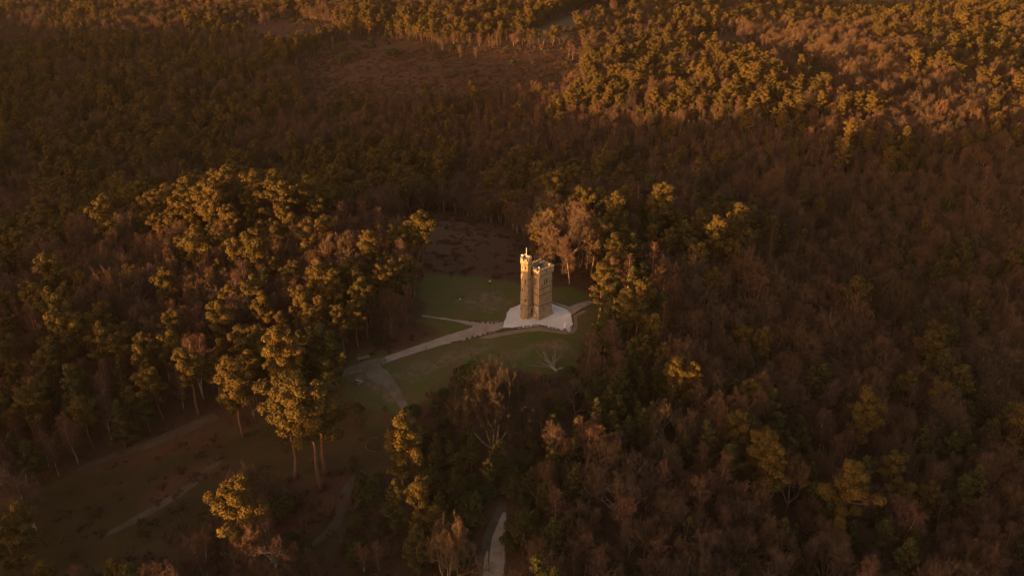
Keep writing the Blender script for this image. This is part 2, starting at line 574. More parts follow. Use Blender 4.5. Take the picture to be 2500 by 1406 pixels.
sheet('worn_verge', poly([(1166, 826), (1200, 815), (1270, 803), (1322, 797), (1345, 804), (1390, 812), (1399, 800), (1401, 786), (1398, 771), (1425, 757), (1432, 760), (1409, 773), (1411, 800), (1402, 812), (1380, 817), (1325, 808), (1270, 812), (1200, 826)]), M['verge'], .03,
      'strip of worn bare earth edging the gravel apron', cat='verge')
sheet('footpath', poly([(945, 885), (940, 871), (925, 875), (905, 878), (872, 890), (824, 908), (828, 920), (890, 906), (900, 925), (925, 940), (948, 935), (934, 905), (930, 893)]), M['dirt'], .055, 'bare trodden earth at the path junction below the bench, tree shade in its colour')  # soil colour, darker than the gravel with the trees' shade put into it
sheet('footpath', ribbon(poly([(925, 910), (935, 915), (960, 950), (985, 990), (1010, 1030)]), [4.6, 3.6, 3.0, 2.2, 1.6]), M['dirt'], .05, 'brown dirt footpath dropping from the path junction towards the foreground pines')
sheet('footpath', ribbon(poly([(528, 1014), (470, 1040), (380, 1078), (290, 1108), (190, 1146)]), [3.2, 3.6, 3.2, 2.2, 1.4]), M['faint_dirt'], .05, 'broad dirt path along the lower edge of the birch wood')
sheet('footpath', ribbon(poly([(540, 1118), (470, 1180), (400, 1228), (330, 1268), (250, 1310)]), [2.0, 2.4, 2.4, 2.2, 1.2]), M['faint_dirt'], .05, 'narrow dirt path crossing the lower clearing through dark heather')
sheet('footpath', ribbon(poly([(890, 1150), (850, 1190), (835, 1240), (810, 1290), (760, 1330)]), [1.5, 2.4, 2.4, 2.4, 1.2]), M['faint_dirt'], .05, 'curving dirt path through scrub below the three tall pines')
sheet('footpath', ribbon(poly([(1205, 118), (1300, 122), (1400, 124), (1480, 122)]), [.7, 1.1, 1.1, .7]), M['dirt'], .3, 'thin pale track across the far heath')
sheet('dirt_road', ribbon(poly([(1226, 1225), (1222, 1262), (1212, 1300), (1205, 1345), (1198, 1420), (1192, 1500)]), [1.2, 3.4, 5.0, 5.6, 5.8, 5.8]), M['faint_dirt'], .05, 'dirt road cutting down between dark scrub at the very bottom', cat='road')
sheet('wheel_track', ribbon(poly([(1232, 1250), (1224, 1285), (1215, 1330), (1211, 1420), (1206, 1500)]), [.6, 2.0, 3.0, 3.4, 3.4]), M['track'], .09, 'wider pale wheel track worn into the dirt road', cat='track')
sheet('wheel_track', ribbon(poly([(1190, 1345), (1186, 1380), (1184, 1420), (1178, 1500)]), [.3, 1.0, 1.5, 1.5]), M['track'], .09, 'narrower pale wheel track of the dirt road', cat='track')


# ------------------------------------------------------------------ the tower
def cut(o, boxes):
    """cut boxes (centre, size) out of a closed mesh"""
    cb = MB()
    for c, d in boxes:
        cb.box(c, d)
    co = link('cutter', cb.mesh('cutter', []), None)
    co.parent = o.parent
    md = o.modifiers.new('cut', 'BOOLEAN')
    md.object = co
    md.operation = 'DIFFERENCE'
    md.solver = 'EXACT'
    bpy.context.view_layer.update()
    dg = bpy.context.evaluated_depsgraph_get()
    me = bpy.data.meshes.new_from_object(o.evaluated_get(dg))
    o.modifiers.clear()
    old = o.data
    o.data = me
    me.name = old.name
    bpy.data.meshes.remove(old)
    bpy.data.objects.remove(co)
    return o


def sq(h, z, cx=0.0, cy_=0.0):
    return [(cx - h, cy_ - h, z), (cx + h, cy_ - h, z), (cx + h, cy_ + h, z), (cx - h, cy_ + h, z)]


def octo(r, z, c):
    k = r / math.cos(R(22.5))
    return [(c[0] + k * math.cos(R(22.5 + 45 * i)), c[1] + k * math.sin(R(22.5 + 45 * i)), z) for i in range(8)]


def make_tower():
    root = empty('stone_tower', (0, 0, 0), R(40))
    tag(root, 'square battlemented stone tower with an octagonal stair turret on the pale gravel apron', 'tower')
    b = MB()
    b.rings([sq(h, z) for h, z in ((2.95, -.3), (2.92, .25), (2.62, 2.3), (2.56, 4.5), (2.52, 8.0), (2.50, 14.6))])
    body = b.build('wall', M['stone'], root)
    # two lancets high on each of the two sides in view, small openings low down; sides: x- lit side, y- shaded side
    lan = []
    for q in (-.55, .22):
        lan.append(((-2.5, q - .55, 12.0), (.9, .42, 2.2)))
    for q in (-.48, .38):
        lan.append(((q, -2.5, 12.0), (.46, .9, 2.1)))
        lan.append(((q, 2.5, 12.1), (.38, .9, 1.7)))
        lan.append(((2.5, q, 12.1), (.9, .38, 1.7)))
    low = [((-2.72, -1.95, 2.15), (.7, .5, .55)), ((-.6, -2.6, 3.55), (.34, .7, .4)), ((1.2, -2.6, 3.5), (.34, .7, .4))]
    cut(body, lan + low)
    for c, d in lan:
        side_x = d[0] > d[1]
        wv = d[1] if side_x else d[0]
        n = np.array((np.sign(c[0]), 0, 0)) if side_x else np.array((0, np.sign(c[1]), 0))
        wb = MB()
        wb.box(np.array(c) - n * .20, (.06, wv - .02, d[2] - .02) if side_x else (wv - .02, .06, d[2] - .02))
        wo = wb.build('window', M['dark_glass'], root)
        fb = MB()
        # pale surround: two jambs, a pointed head and a sill, standing proud of the wall
        for sgn in (-1, 1):
            off = sgn * (wv / 2 + .07)
            fb.box(np.array(c) + n * .04 + (np.array((0, off, 0)) if side_x else np.array((off, 0, 0))), (.10, .12, d[2]) if side_x else (.12, .10, d[2]))
        fb.box(np.array(c) + n * .05 + np.array((0, 0, -d[2] / 2 - .08)), (.16, wv + .3, .14) if side_x else (wv + .3, .16, .14))
        fb.box(np.array(c) + n * .05 + np.array((0, 0, d[2] / 2 + .09)), (.12, wv + .26, .16) if side_x else (wv + .26, .12, .16))
        fb.build('frame', M['stone_light'], wo)
    for c, d in low[:1]:
        pb = MB()
        pb.box(np.array(c) + np.array((.25, 0, 0)), (.05, d[1], d[2]))
        pb.build('vent', M['dark_glass'], root)
    for z, h in ((4.55, 2.62), (8.05, 2.58), (10.1, 2.56)):
        cb = MB()
        outer0, outer1 = sq(h + .04, z - .16), sq(h + .04, z + .14)
        inner0, inner1 = sq(2.46, z - .16), sq(2.46, z + .14)
        cb.rings([inner0, outer0, outer1, inner1], cap=False)
        cb.build('string_course', M['stone_course'], root)
    # pale rendered panels on the lit side and one on the shaded side
    pb = MB()
    pb.box((-2.585, -1.72, 3.15), (.08, 1.25, 2.2))
    pb.build('pale_panel', M['stone_pale'], root)
    pb = MB()
    pb.box((-2.545, -.95, 6.3), (.06, 1.5, 2.9))
    pb.build('stone_panel', M['stone_light'], root)
    pb = MB()
    pb.box((.9, -2.535, 9.2), (1.6, .05, 1.4))
    pb.build('stone_panel', M['stone_light'], root)
    lb = MB()
    lb.tube([(-2.86, -1.25, .75), (-2.90, -1.25, 1.15), (-2.84, -1.25, 1.3)], [.10, .14, .06], 8)
    lb.build('lamp', M['white_paint'], root)
    # corbelled parapet
    pr = MB()
    h0, h1, hi = 2.50, 2.86, 2.40
    pr.rings([sq(hi, 14.2), sq(h0 + .012, 14.0), sq(h0 + .03, 14.15), sq(h1, 14.75), sq(h1, 15.95), sq(hi, 15.95), sq(hi, 14.2)], cap=False)
    par = pr.build('parapet', M['stone'], root)
    bm = bmesh.new()
    bm.from_mesh(par.data)
    bmesh.ops.remove_doubles(bm, verts=bm.verts, dist=1e-4)
    bmesh.ops.recalc_face_normals(bm, faces=bm.faces)
    bm.to_mesh(par.data)
    bm.free()
    holes = []
    for q in np.linspace(-2.05, 2.05, 6):
        for sgn in (-1, 1):
            holes.append(((q, sgn * 2.86, 14.98), (.26, .36, .36)))
            holes.append(((sgn * 2.86, q, 14.98), (.36, .26, .36)))
    cut(par, holes)
    for q in np.linspace(-2.5, 2.5, 5):
        for sgn in (-1, 1):
            for ax in (0, 1):
                if ax == 1 and abs(q) > 2.4:
                    continue
                m_ = MB()
                c = (q, sgn * 2.63, 16.23) if ax == 0 else (sgn * 2.63, q, 16.23)
                wid = .72
                m_.box((c[0], c[1], 16.20), (wid, .44, .50) if ax == 0 else (.44, wid, .50))
                mo = m_.build('merlon', M['stone'], par)
                k_ = MB()
                k_.box((c[0], c[1], 16.50), (wid + .08, .52, .09) if ax == 0 else (.52, wid + .08, .09))
                k_.build('coping', M['stone_light'], par)
    rb = MB()
    rb.box((0, 0, 14.72), (4.80, 4.80, .2))
    rb.build('roof', M['lead'], root)
    # stair turret
    tc = (-4.35, 1.25)
    t = MB()
    t.rings([octo(r, z, tc) for r, z in ((1.72, -.3), (1.68, .2), (1.58, .7), (1.54, 4.5), (1.52, 8.3), (1.40, 8.65), (1.38, 17.7), (1.60, 18.3), (1.60, 19.25), (1.22, 19.25), (1.22, 18.6))])
    tur = t.build('turret', M['stone'], root)
    slits = []
    for ang, z in ((180, 17.0), (225, 17.0), (225, 12.4), (180, 9.6), (180, 3.7), (180, 13.6), (135, 15.0), (225, 6.4)):
        a = R(ang)
        slits.append((ang, (tc[0] + 1.42 * math.cos(a), tc[1] + 1.42 * math.sin(a), z)))
    cut(tur, [(c, (.5, .5, .62) if ang % 90 else (.5, .24, .62)) if False else (c, (.42, .42, .85)) for ang, c in slits])
    for ang, c in slits:
        sb = MB()
        a = R(ang)
        p = np.array(c) - .19 * np.array((math.cos(a), math.sin(a), 0))
        sb.box(p, (.06, .5, .9), a)
        sb.build('slit_window', M['dark_glass'], tur)
    for z, r in ((4.6, 1.60), (18.15, 1.62), (13.0, 1.43)):
        cb = MB()
        cb.rings([octo(r - .2, z - .1, tc), octo(r, z - .1, tc), octo(r, z + .1, tc), octo(r - .2, z + .1, tc)], cap=False)
        cb.build('string_course', M['stone_course'], tur)
    for i in range(8):
        a = R(45 * i)
        m_ = MB()
        p = (tc[0] + 1.41 * math.cos(a), tc[1] + 1.41 * math.sin(a))
        m_.box((p[0], p[1], 19.50), (.38, .72, .5), a)
        m_.build('merlon', M['stone'], tur)
        k_ = MB()
        k_.box((p[0], p[1], 19.80), (.46, .80, .10), a)
        k_.build('coping', M['stone_light'], tur)
    # link between turret and tower with the door and its lamp
    l = MB()
    l.box((-2.85, 1.3, 6.6), (1.1, 1.9, 13.9))
    l.build('link_wall', M['stone'], root)
    d = MB()
    d.box((-2.9, .335, 1.15), (.75, .06, 2.1))
    do = d.build('door', M['timber'], root)
    d = MB()
    d.tube([(-2.65, .28, 1.05), (-2.65, .22, 1.05)], [.06, .05], 6)
    d.build('handle', M['dark_metal'], do)
    d = MB()
    d.tube([(-2.9, .30, 3.15), (-2.9, .12, 3.2), (-2.9, .02, 3.35), (-2.9, .02, 3.6)], [.08, .16, .22, .12], 8)
    d.build('door_lamp', M['white_paint'], root)
    # flagpole on the turret, with the small boxes fixed to it
    f = MB()
    f.tube([(tc[0] + .1, tc[1], 18.4), (tc[0] + .1, tc[1], 22.6)], [.09, .07], 8)
    f.tube([(tc[0] + .1, tc[1], 22.6), (tc[0] + .1, tc[1], 22.72)], [.10, .05], 8)
    fo = f.build('flagpole', M['white_paint'], root)
    f = MB()
    f.box((tc[0] - .15, tc[1] + .2, 20.7), (.22, .22, .26))
    f.tube([(tc[0] - .15, tc[1] + .2, 20.7), (tc[0] + .1, tc[1], 20.65)], [.025, .025], 4)
    f.build('bracket_box', M['white_paint'], fo)
    f = MB()
    f.tube([(tc[0] - .62, tc[1] + .98, 18.9), (tc[0] - .62, tc[1] + .98, 20.2)], [.04, .04], 6)
    q = np.array((tc[0] - .66, tc[1] + .95, 20.25))
    v = np.array([(0, -.38, 0), (0, 0, -.38), (0, .38, 0), (0, 0, .38)])
    v = np.r_[v + (-.05, 0, 0), v + (.05, 0, 0)] @ np.array([[math.cos(R(40)), math.sin(R(40)), 0], [-math.sin(R(40)), math.cos(R(40)), 0], [0, 0, 1]])
    f.add(v + q, [(3, 2, 1, 0), (4, 5, 6, 7), (0, 1, 5, 4), (1, 2, 6, 5), (2, 3, 7, 6), (3, 0, 4, 7)])
    f.build('antenna_panel', M['white_paint'], root)
    f = MB()
    for k, (dx, dy) in enumerate(((.75, .2), (.95, -.25))):
        f.tube([(tc[0] + dx, tc[1] + dy, 18.7), (tc[0] + dx, tc[1] + dy, 19.75)], [.05, .05], 6)
        f.box((tc[0] + dx - .05, tc[1] + dy, 19.85), (.34, .26, .30), .6)
    f.build('floodlight', M['white_paint'], root)
    f = MB()
    f.tube([(2.3, 2.3, 15.9), (2.3, 2.3, 20.2)], [.045, .03], 6)
    f.build('lightning_rod', M['dark_metal'], root)
    f = MB()
    f.box((.5, .7, 14.95), (.7, .5, .28))
    f.build('roof_hatch', M['dark_metal'], root)
    return root


make_tower()


def loc40(x, y):
    c, s = math.cos(R(40)), math.sin(R(40))
    return (x * c - y * s, x * s + y * c)


def telescope(x, y, label, yaw):
    px, py = loc40(x, y)
    o = empty('telescope', (px, py, 14.82), yaw)
    tag(o, label, 'telescope', 'telescopes on the tower roof')
    m = MB()
    m.tube([(0, 0, 0), (0, 0, .06), (0, 0, .1), (0, 0, 1.0)], [.22, .22, .08, .07], 8)
    m.build('pedestal', M['dark_metal'], o)
    m = MB()
    m.tube([(0, -.34, 1.12), (0, -.26, 1.14), (0, .1, 1.24), (0, .36, 1.30)], [.10, .17, .22, .20], 8)
    m.tube([(0, 0, .98), (0, 0, 1.2)], [.09, .12], 8)
    m.build('barrel', M['white_paint'], o)


telescope(-1.0, -.7, 'white viewing telescope standing alone in the middle of the tower roof', .5)
telescope(1.75, 1.75, 'pale viewing telescope tucked in the far corner of the tower roof beside the thin rod', -.6)


# ------------------------------------------------------------------ small things round the tower
def g(p):
    return float(terrain(p[0], p[1]))


def rail(px1, py1, px2, py2, label, kind=0):
    a, b = at1(px1, py1), at1(px2, py2)
    c = (a + b) / 2
    c[2] = g(c)
    d = b - a
    L = float(np.hypot(d[0], d[1]))
    o = empty('timber_rail', c, math.atan2(d[1], d[0]))
    tag(o, label, 'knee rail', 'low timber rails edging the gravel apron')
    dz = (b[2] - a[2])
    m = MB()
    m.box((0, 0, .47), (L, .20, .14))
    m.build('rail', M['timber'], o)
    for s_ in (-1, 1):
        m = MB()
        m.box((s_ * (L / 2 - .28), 0, .16), (.20, .18, .50))
        m.build('post', M['timber'], o)
    if kind:
        m = MB()
        m.box((0, -.35, .10), (L, .16, .14))
        m.build('foot_beam', M['timber'], o)
    return o


RAILS = [
    (1187, 815, 1204, 813, 'low timber rail at the path mouth, next along from the last dark stump', 1),
    (1209, 812, 1226, 809, 'weathered low rail second from the path mouth on the verge edge', 0),
    (1231, 808, 1247, 805, 'solid looking low rail third from the path mouth along the apron', 0),
    (1253, 804, 1275, 800, 'long double low rail on the apron edge below the stair turret', 1),
    (1280, 800, 1294, 798, 'short low rail directly below the tower door on the apron edge', 0),
    (1298, 798, 1321, 796, 'longest low rail, at the inward bend of the apron edge', 0),
    (1323, 797, 1337, 800, 'low rail just past the bend of the apron edge', 0),
    (1342, 801, 1355, 804, 'low rail halfway between the bend and the closed parasol', 1),
    (1358, 805, 1368, 808, 'short low rail just before the closed parasol', 0),
    (1374, 808, 1385, 810, 'short low rail at the foot of the closed parasol', 0),
    (1392, 804, 1398, 797, 'short low rail across the outer corner of the apron', 0),
]
for r_ in RAILS:
    rail(*r_)


def log(px1, py1, px2, py2, label, r=.16, mat='timber', name='edging_log'):
    a, b = at1(px1, py1), at1(px2, py2)
    n = 6
    pts = [a + (b - a) * i / n for i in range(n + 1)]
    pts = np.array([(p[0], p[1], g(p) + r * .8) for p in pts])
    c = pts.mean(0)
    m = MB()
    m.tube(pts - c, [r * (1 + .12 * math.sin(i * 2.1)) for i in range(n + 1)], 7)
    o = m.build(name, M[mat], smooth=False)
    o.location = c
    return o


for q in [
    (1231, 784, 1212, 788, 'dark log edging the lawn where the path meets the apron'),
    (1232, 781, 1236, 768, 'dark log edging the lawn up the near flank of the apron'),
    (1237, 763, 1244, 754, 'dark log edging the lawn at the rounded corner of the apron'),
    (1246, 752, 1264, 746, 'dark log edging the lawn just beside the turret foot'),
    (1352, 741, 1367, 748, 'dark log edging the gravel behind the tower'),
    (1395, 770, 1399, 790, 'long dark log edging the outer flank of the apron'),
    (1405, 764, 1412, 760, 'short dark log along the small path leaving the apron'),
    (1415, 759, 1424, 755, 'dark log at the far end of the small path leaving the apron'),
    (1128, 832, 1100, 837, 'long dark log edging the lower side of the gravel path'),
]:
    tag(log(*q), q[4], 'log', 'logs edging the gravel')

stump = None
for k, (px, py, lb) in enumerate([
    (1148, 784, 'dark stump at the outer end of the upper row beside the path fork'),
    (1160, 785, 'dark stump second from the path fork in the upper row'),
    (1172, 787, 'dark stump in the middle of the upper row by the path'),
    (1185, 788.5, 'dark stump fourth from the path fork in the upper row'),
    (1197, 789.5, 'dark stump fifth from the path fork in the upper row'),
    (1206, 789, 'dark stump of the upper row touching the edging log'),
    (1140, 828, 'dark stump of the lower row beside the long edging log'),
    (1153, 825, 'dark stump second from the long log in the lower row'),
    (1166, 822, 'dark stump third from the long log in the lower row'),
    (1179, 819, 'dark stump of the lower row next to the first rail'),
]):
    p = at1(px, py)
    if stump is None:
        m = MB()
        m.tube([(0, 0, -.2), (0, 0, .1), (0, 0, .5), (0, 0, .58)], [.36, .30, .28, .22], 9)
        stump = m.build('wooden_stump', M['timber'])
        o = stump
    else:
        o = stump.copy()
        C.objects.link(o)
    o.location = (p[0], p[1], g(p))
    o.rotation_euler = (0, 0, k * 1.3)
    o.scale = (1, 1, .8 + .1 * (k % 4))
    tag(o, lb, 'stump', 'stumps lining the gravel path')

for px, py, h, mt, lb in (
    (1040, 853, 1.1, 'dark_metal', 'thin dark post on the lower edge of the gravel path'),
    (931, 893, 1.1, 'dark_metal', 'thin dark post at the corner of the path junction'),
    (1102, 793, 1.0, 'pale_timber', 'thin pale post on the grass beside the narrow upper path'),
    (1562 - 260, 1262, 1.6, 'pale_timber', 'thin pale post beside the dirt road among scrub'),
):
    p = at1(px, py)
    m = MB()
    m.tube([(0, 0, -.2), (0, 0, h), (0, 0, h + .08)], [.10, .09, .03], 6)
    o = m.build('marker_post', M[mt])
    o.location = (p[0], p[1], g(p))
    tag(o, lb, 'post', 'marker posts')


def bench():
    a, b = at1(875, 881), at1(901, 873)
    c = (a + b) / 2
    d = b - a
    L = float(np.hypot(d[0], d[1]))
    o = empty('park_bench', (c[0], c[1], g(c)), math.atan2(d[1], d[0]))
    tag(o, 'pale timber bench with backrest beside the path junction', 'bench')
    m = MB()
    for k in range(3):
        m.box((0, -.30 + k * .17, .46), (L - .2, .14, .06))
    m.build('seat', M['pale_timber'], o)
    m = MB()
    for k in range(2):
        m.box((0, .20 + .03 * k, .66 + k * .2), (L - .2, .05, .14))
    m.build('backrest', M['pale_timber'], o)
    for s_ in (-1, 1):
        m = MB()
        m.box((s_ * (L / 2 - .05), -.08, .22), (.16, .72, .5))
        m.box((s_ * (L / 2 - .05), .24, .74), (.15, .14, .62))
        m.box((s_ * (L / 2 - .05), -.10, .68), (.17, .55, .08))
        m.build('armrest', M['pale_timber'], o)


bench()


def parasol():
    p = at1(1379, 804)
    o = empty('parasol', (p[0], p[1], g(p) + .05))
    tag(o, 'closed pale parasol standing near the outer corner of the apron', 'parasol')
    m = MB()
    m.tube([(0, 0, 0), (0, 0, .10), (0, 0, .14)], [.32, .30, .08], 10)
    m.build('base', M['dark_metal'], o)
    m = MB()
    m.tube([(0, 0, .1), (0, 0, 2.35)], [.03, .03], 6)
    m.build('pole', M['pale_timber'], o)
    m = MB()
    rs = []
    for z, r in ((.55, .30), (.75, .27), (1.3, .20), (1.8, .14), (2.15, .08), (2.3, .04)):
        rs.append([(r * (1 + .22 * (k % 2)) * math.cos(2 * math.pi * k / 14), r * (1 + .22 * (k % 2)) * math.sin(2 * math.pi * k / 14), z) for k in range(14)])
    m.rings(rs)
    m.build('canopy', M['white_paint'], o)


parasol()


def picnic_table():
    p = at1(876, 935)
    o = empty('picnic_table', (p[0], p[1], g(p)), R(-32))
    tag(o, 'grey picnic table at the shady edge below the path junction', 'table')
    m = MB()
    for k in range(5):
        m.box((0, -.32 + k * .16, .75), (2.2, .14, .05))
    m.build('table_top', M['dead_wood'], o)
    for s_ in (-1, 1):
        m = MB()
        m.box((0, s_ * .75, .45), (2.2, .28, .05))
        m.build('seat', M['dead_wood'], o)
        m = MB()
        m.box((s_ * .8, 0, .36), (.08, 1.6, .10))
        m.tube([(s_ * .8, -.25, .73), (s_ * .8, -.72, 0)], [.06, .06], 4)
        m.tube([(s_ * .8, .25, .73), (s_ * .8, .72, 0)], [.06, .06], 4)
        m.build('leg', M['dead_wood'], o)
    return o, p


ptab, pt_p = picnic_table()


# ------------------------------------------------------------------ people
def skin_mesh(name, verts, edges, radii, root, mats, sub=1):
    me = bpy.data.meshes.new(name)
    me.from_pydata(verts, edges, [])
    for m in mats:
        me.materials.append(m)
    o = bpy.data.objects.new(name, me)
    C.objects.link(o)
    sm = o.modifiers.new('skin', 'SKIN')
    sm.use_smooth_shade = True
    for i, r in enumerate(radii):
        me.skin_vertices[0].data[i].radius = (r, r) if not isinstance(r, tuple) else r
    me.skin_vertices[0].data[root].use_root = True
    ss = o.modifiers.new('sub', 'SUBSURF')
    ss.levels = ss.render_levels = sub
    bpy.context.view_layer.update()
    out = bpy.data.meshes.new_from_object(o.evaluated_get(bpy.context.evaluated_depsgraph_get()))
    out.name = name
    if not len(out.materials):
        for m in mats:
            out.materials.append(m)
    bpy.data.objects.remove(o)
    return out


def person(loc, rz, label, top, legs, pose='stand'):
    root = empty('person', loc, rz)
    tag(root, label, 'person')
    # joints, metres, facing -y
    J = {}
    hipz = .92 if pose != 'sit' else .50
    J['pelvis'] = (0, 0, hipz)
    J['waist'] = (0, .01, hipz + .18)
    J['chest'] = (0, .01, hipz + .38)
    J['necklow'] = (0, .01, hipz + .53)
    J['neck'] = (0, 0, hipz + .60)
    J['head1'] = (0, -.015, hipz + .68)
    J['head2'] = (0, -.015, hipz + .80)
    for s, k in ((-1, 'l'), (1, 'r')):
        J['sho' + k] = (s * .19, .01, hipz + .48)
        if pose == 'hold':               # both forearms raised in front, holding a small controller
            J['elb' + k] = (s * .30, -.04, hipz + .22)
            J['wri' + k] = (s * .13, -.24, hipz + .27)
            hd = np.array((-s * .25, -.95, .1))
        elif pose == 'sit':
            J['elb' + k] = (s * .26, -.05, hipz + .20)
            J['wri' + k] = (s * .14, -.30, hipz + .24)
            hd = np.array((-s * .2, -.95, -.05))
        else:
            J['elb' + k] = (s * .25, .03, hipz + .20)
            J['wri' + k] = (s * .25, -.05, hipz - .05)
            hd = np.array((0, -.2, -1.0))
        hd = hd / np.linalg.norm(hd)
        J['hip' + k] = (s * .09, 0, hipz - .04)
        if pose == 'sit':
            J['kne' + k] = (s * .12, -.44, hipz)
            J['ank' + k] = (s * .12, -.46, .08)
        else:
            st = .07 if s > 0 else -.05
            J['kne' + k] = (s * .10, -st, .48)
            J['ank' + k] = (s * .11, st * .6, .08)
        a = J['ank' + k]
        J['toe' + k] = (a[0], a[1] - .19, .04)
        w_ = np.array(J['wri' + k])
        side = np.array((1.0, 0, 0)) if abs(hd[2]) < .9 else np.array((0, 1.0, 0))
        pal = w_ + hd * .07
        J['pal' + k] = tuple(pal)
        for fi, (off, ln) in enumerate(((-.030, .075), (-.010, .085), (.010, .080), (.030, .062))):
            kn = pal + hd * .03 + side * off
            J['fa%d%s' % (fi, k)] = tuple(kn)
            J['fb%d%s' % (fi, k)] = tuple(kn + hd * ln + np.array((0, 0, -.02)))
        J['th' + k] = tuple(w_ + hd * .06 + side * (-.055 * s) + np.array((0, 0, .01)))
    names = list(J)
    ix = {n: i for i, n in enumerate(names)}
    E_ = [('pelvis', 'waist'), ('waist', 'chest'), ('chest', 'necklow'), ('necklow', 'neck'), ('neck', 'head1'), ('head1', 'head2')]
    for k in 'lr':
        E_ += [('chest', 'sho' + k), ('sho' + k, 'elb' + k), ('elb' + k, 'wri' + k), ('wri' + k, 'pal' + k), ('pelvis', 'hip' + k), ('hip' + k, 'kne' + k), ('kne' + k, 'ank' + k), ('ank' + k, 'toe' + k), ('wri' + k, 'th' + k)]
        for fi in range(4):
            E_ += [('pal' + k, 'fa%d%s' % (fi, k)), ('fa%d%s' % (fi, k), 'fb%d%s' % (fi, k))]
    rad = {'pelvis': .12, 'waist': .11, 'chest': .135, 'necklow': .075, 'neck': .052, 'head1': .085, 'head2': .088}
    rr = lambda n: rad.get(n) or {'sho': .062, 'elb': .044, 'wri': .030, 'hip': .085, 'kne': .058, 'ank': .042, 'toe': .036, 'pal': .030}.get(n[:3]) or .009
    body = skin_mesh('body', [J[n] for n in names], [(ix[a], ix[b]) for a, b in E_], [rr(n) for n in names], ix['pelvis'], [M['skin']])
    link('body', body, root)

    def garment(nm, keep, mat, grow):
        nn = [n for n in names if n in keep]
        jx = {n: i for i, n in enumerate(nn)}
        ee = [(jx[a], jx[b]) for a, b in E_ if a in jx and b in jx]
        link(nm, skin_mesh(nm, [J[n] for n in nn], ee, [rr(n) + grow for n in nn], jx['pelvis'] if 'pelvis' in jx else 0, [mat]), root)
    garment('jacket', ['pelvis', 'waist', 'chest', 'necklow', 'shol', 'shor', 'elbl', 'elbr', 'wril', 'wrir'], top, .035)
    garment('trousers', ['pelvis', 'hipl', 'hipr', 'knel', 'kner', 'ankl', 'ankr'], legs, .022)
    for k in 'lr':
        a, t_ = np.array(J['ank' + k]), np.array(J['toe' + k])
        m = MB()
        m.tube([a + (0, .07, -.04), a + (0, 0, -.03), t_ + (0, .02, .0), t_ + (0, -.05, -.01)], [.04, .055, .05, .03], 8)
        m.build('shoe', M['black_cloth'], root, smooth=True)
    hz = J['head2']
    m = MB()
    m.rings([[(hz[0] + r_ * math.cos(q) * .95, hz[1] + .02 + r_ * math.sin(q), hz[2] + z_) for q in np.linspace(0, 2 * math.pi, 13)[:-1]] for z_, r_ in ((-.06, .088), (.0, .105), (.05, .10), (.09, .07), (.108, .02))])
    m.build('hair', M['hair'], root, smooth=True)
    m = MB()
    m.tube([(hz[0], hz[1] - .085, hz[2] - .03), (hz[0], hz[1] - .118, hz[2] - .065), (hz[0], hz[1] - .09, hz[2] - .075)], [.010, .018, .010], 5)
    m.build('nose', M['skin'], root, smooth=True)
    for s in (-1, 1):
        m = MB()
        m.tube([(s * .036, hz[1] - .086, hz[2] - .025), (s * .036, hz[1] - .098, hz[2] - .025)], [.014, .008], 6)
        m.build('eye', M['dark_glass'], root)
        m = MB()
        m.tube([(s * .092, hz[1] + .01, hz[2] - .07), (s * .105, hz[1] + .02, hz[2] - .04), (s * .098, hz[1] + .02, hz[2] - .01)], [.012, .02, .012], 5)
        m.build('ear', M['skin'], root)
    m = MB()
    m.tube([(-.025, hz[1] - .092, hz[2] - .115), (0, hz[1] - .098, hz[2] - .117), (.025, hz[1] - .092, hz[2] - .115)], [.005, .008, .005], 5)
    m.build('mouth', M['hair'], root)
    return root


p = at1(1196, 695)
per = person((p[0], p[1], g(p)), R(15), 'person in a bright pale coat and dark trousers on the lawn beside the tower', M['pale_cloth'], M['dark_cloth'], 'hold')
mc = MB()
mc.box((0, -.36, 1.20), (.20, .10, .05))
mc.tube([(-.07, -.40, 1.22), (-.09, -.46, 1.32)], [.008, .006], 4)
mc.tube([(.07, -.40, 1.22), (.09, -.46, 1.32)], [.008, .006], 4)
co = mc.build('handheld_controller', M['black_cloth'])
co.matrix_world = Matrix.Translation((p[0], p[1], g(p))) @ Matrix.Rotation(R(15), 4, 'Z')
tag(co, 'small black controller held by the person on the lawn', 'controller')
p = at1(650, 1146)
person((p[0], p[1], g(p)), R(-60), 'person in a dark jacket and lighter trousers alone in the lower clearing', M['dark_cloth'], M['jeans'], 'stand')
q = Matrix.Rotation(R(-32), 4, 'Z') @ Vector((-.45, -.75, 0))
person((pt_p[0] + q.x, pt_p[1] + q.y, g(pt_p)), R(-32 + 180), 'person in black sitting at the picnic table', M['black_cloth'], M['black_cloth'], 'sit')


# pale cut log on the lawn, sawn stump in the scrub, curved stone edging, fallen tree
tag(log(1116, 729, 1132, 726, '', .2, 'timber', 'felled_log'), 'dark felled log lying on the lawn', 'log')
p = at1(1122, 731)
m = MB()
m.tube([(0, 0, 0), (.16, .1, .2), (.1, .2, .3)], [.26, .30, .12], 7)
o = m.build('pale_boulder', M['cut_wood'])
o.location = (p[0], p[1], g(p))
tag(o, 'small pale boulder against the felled log on the lawn', 'boulder')

p = at1(1300, 1003)
m = MB()
m.tube([(0, 0, -.3), (0, 0, .2), (0, 0, .62)], [.5, .40, .37], 11)
o = m.build('tree_stump', M['oak_bark'])
o.location = (p[0], p[1], g(p))
o.rotation_euler = (R(18), 0, 0)
tag(o, 'sawn tree stump with a pale cut face amid brown scrub', 'stump')
m = MB()
m.tube([(0, 0, .622), (0, 0, .65)], [.355, .345], 11)
m.build('cut_face', M['cut_wood'], o)

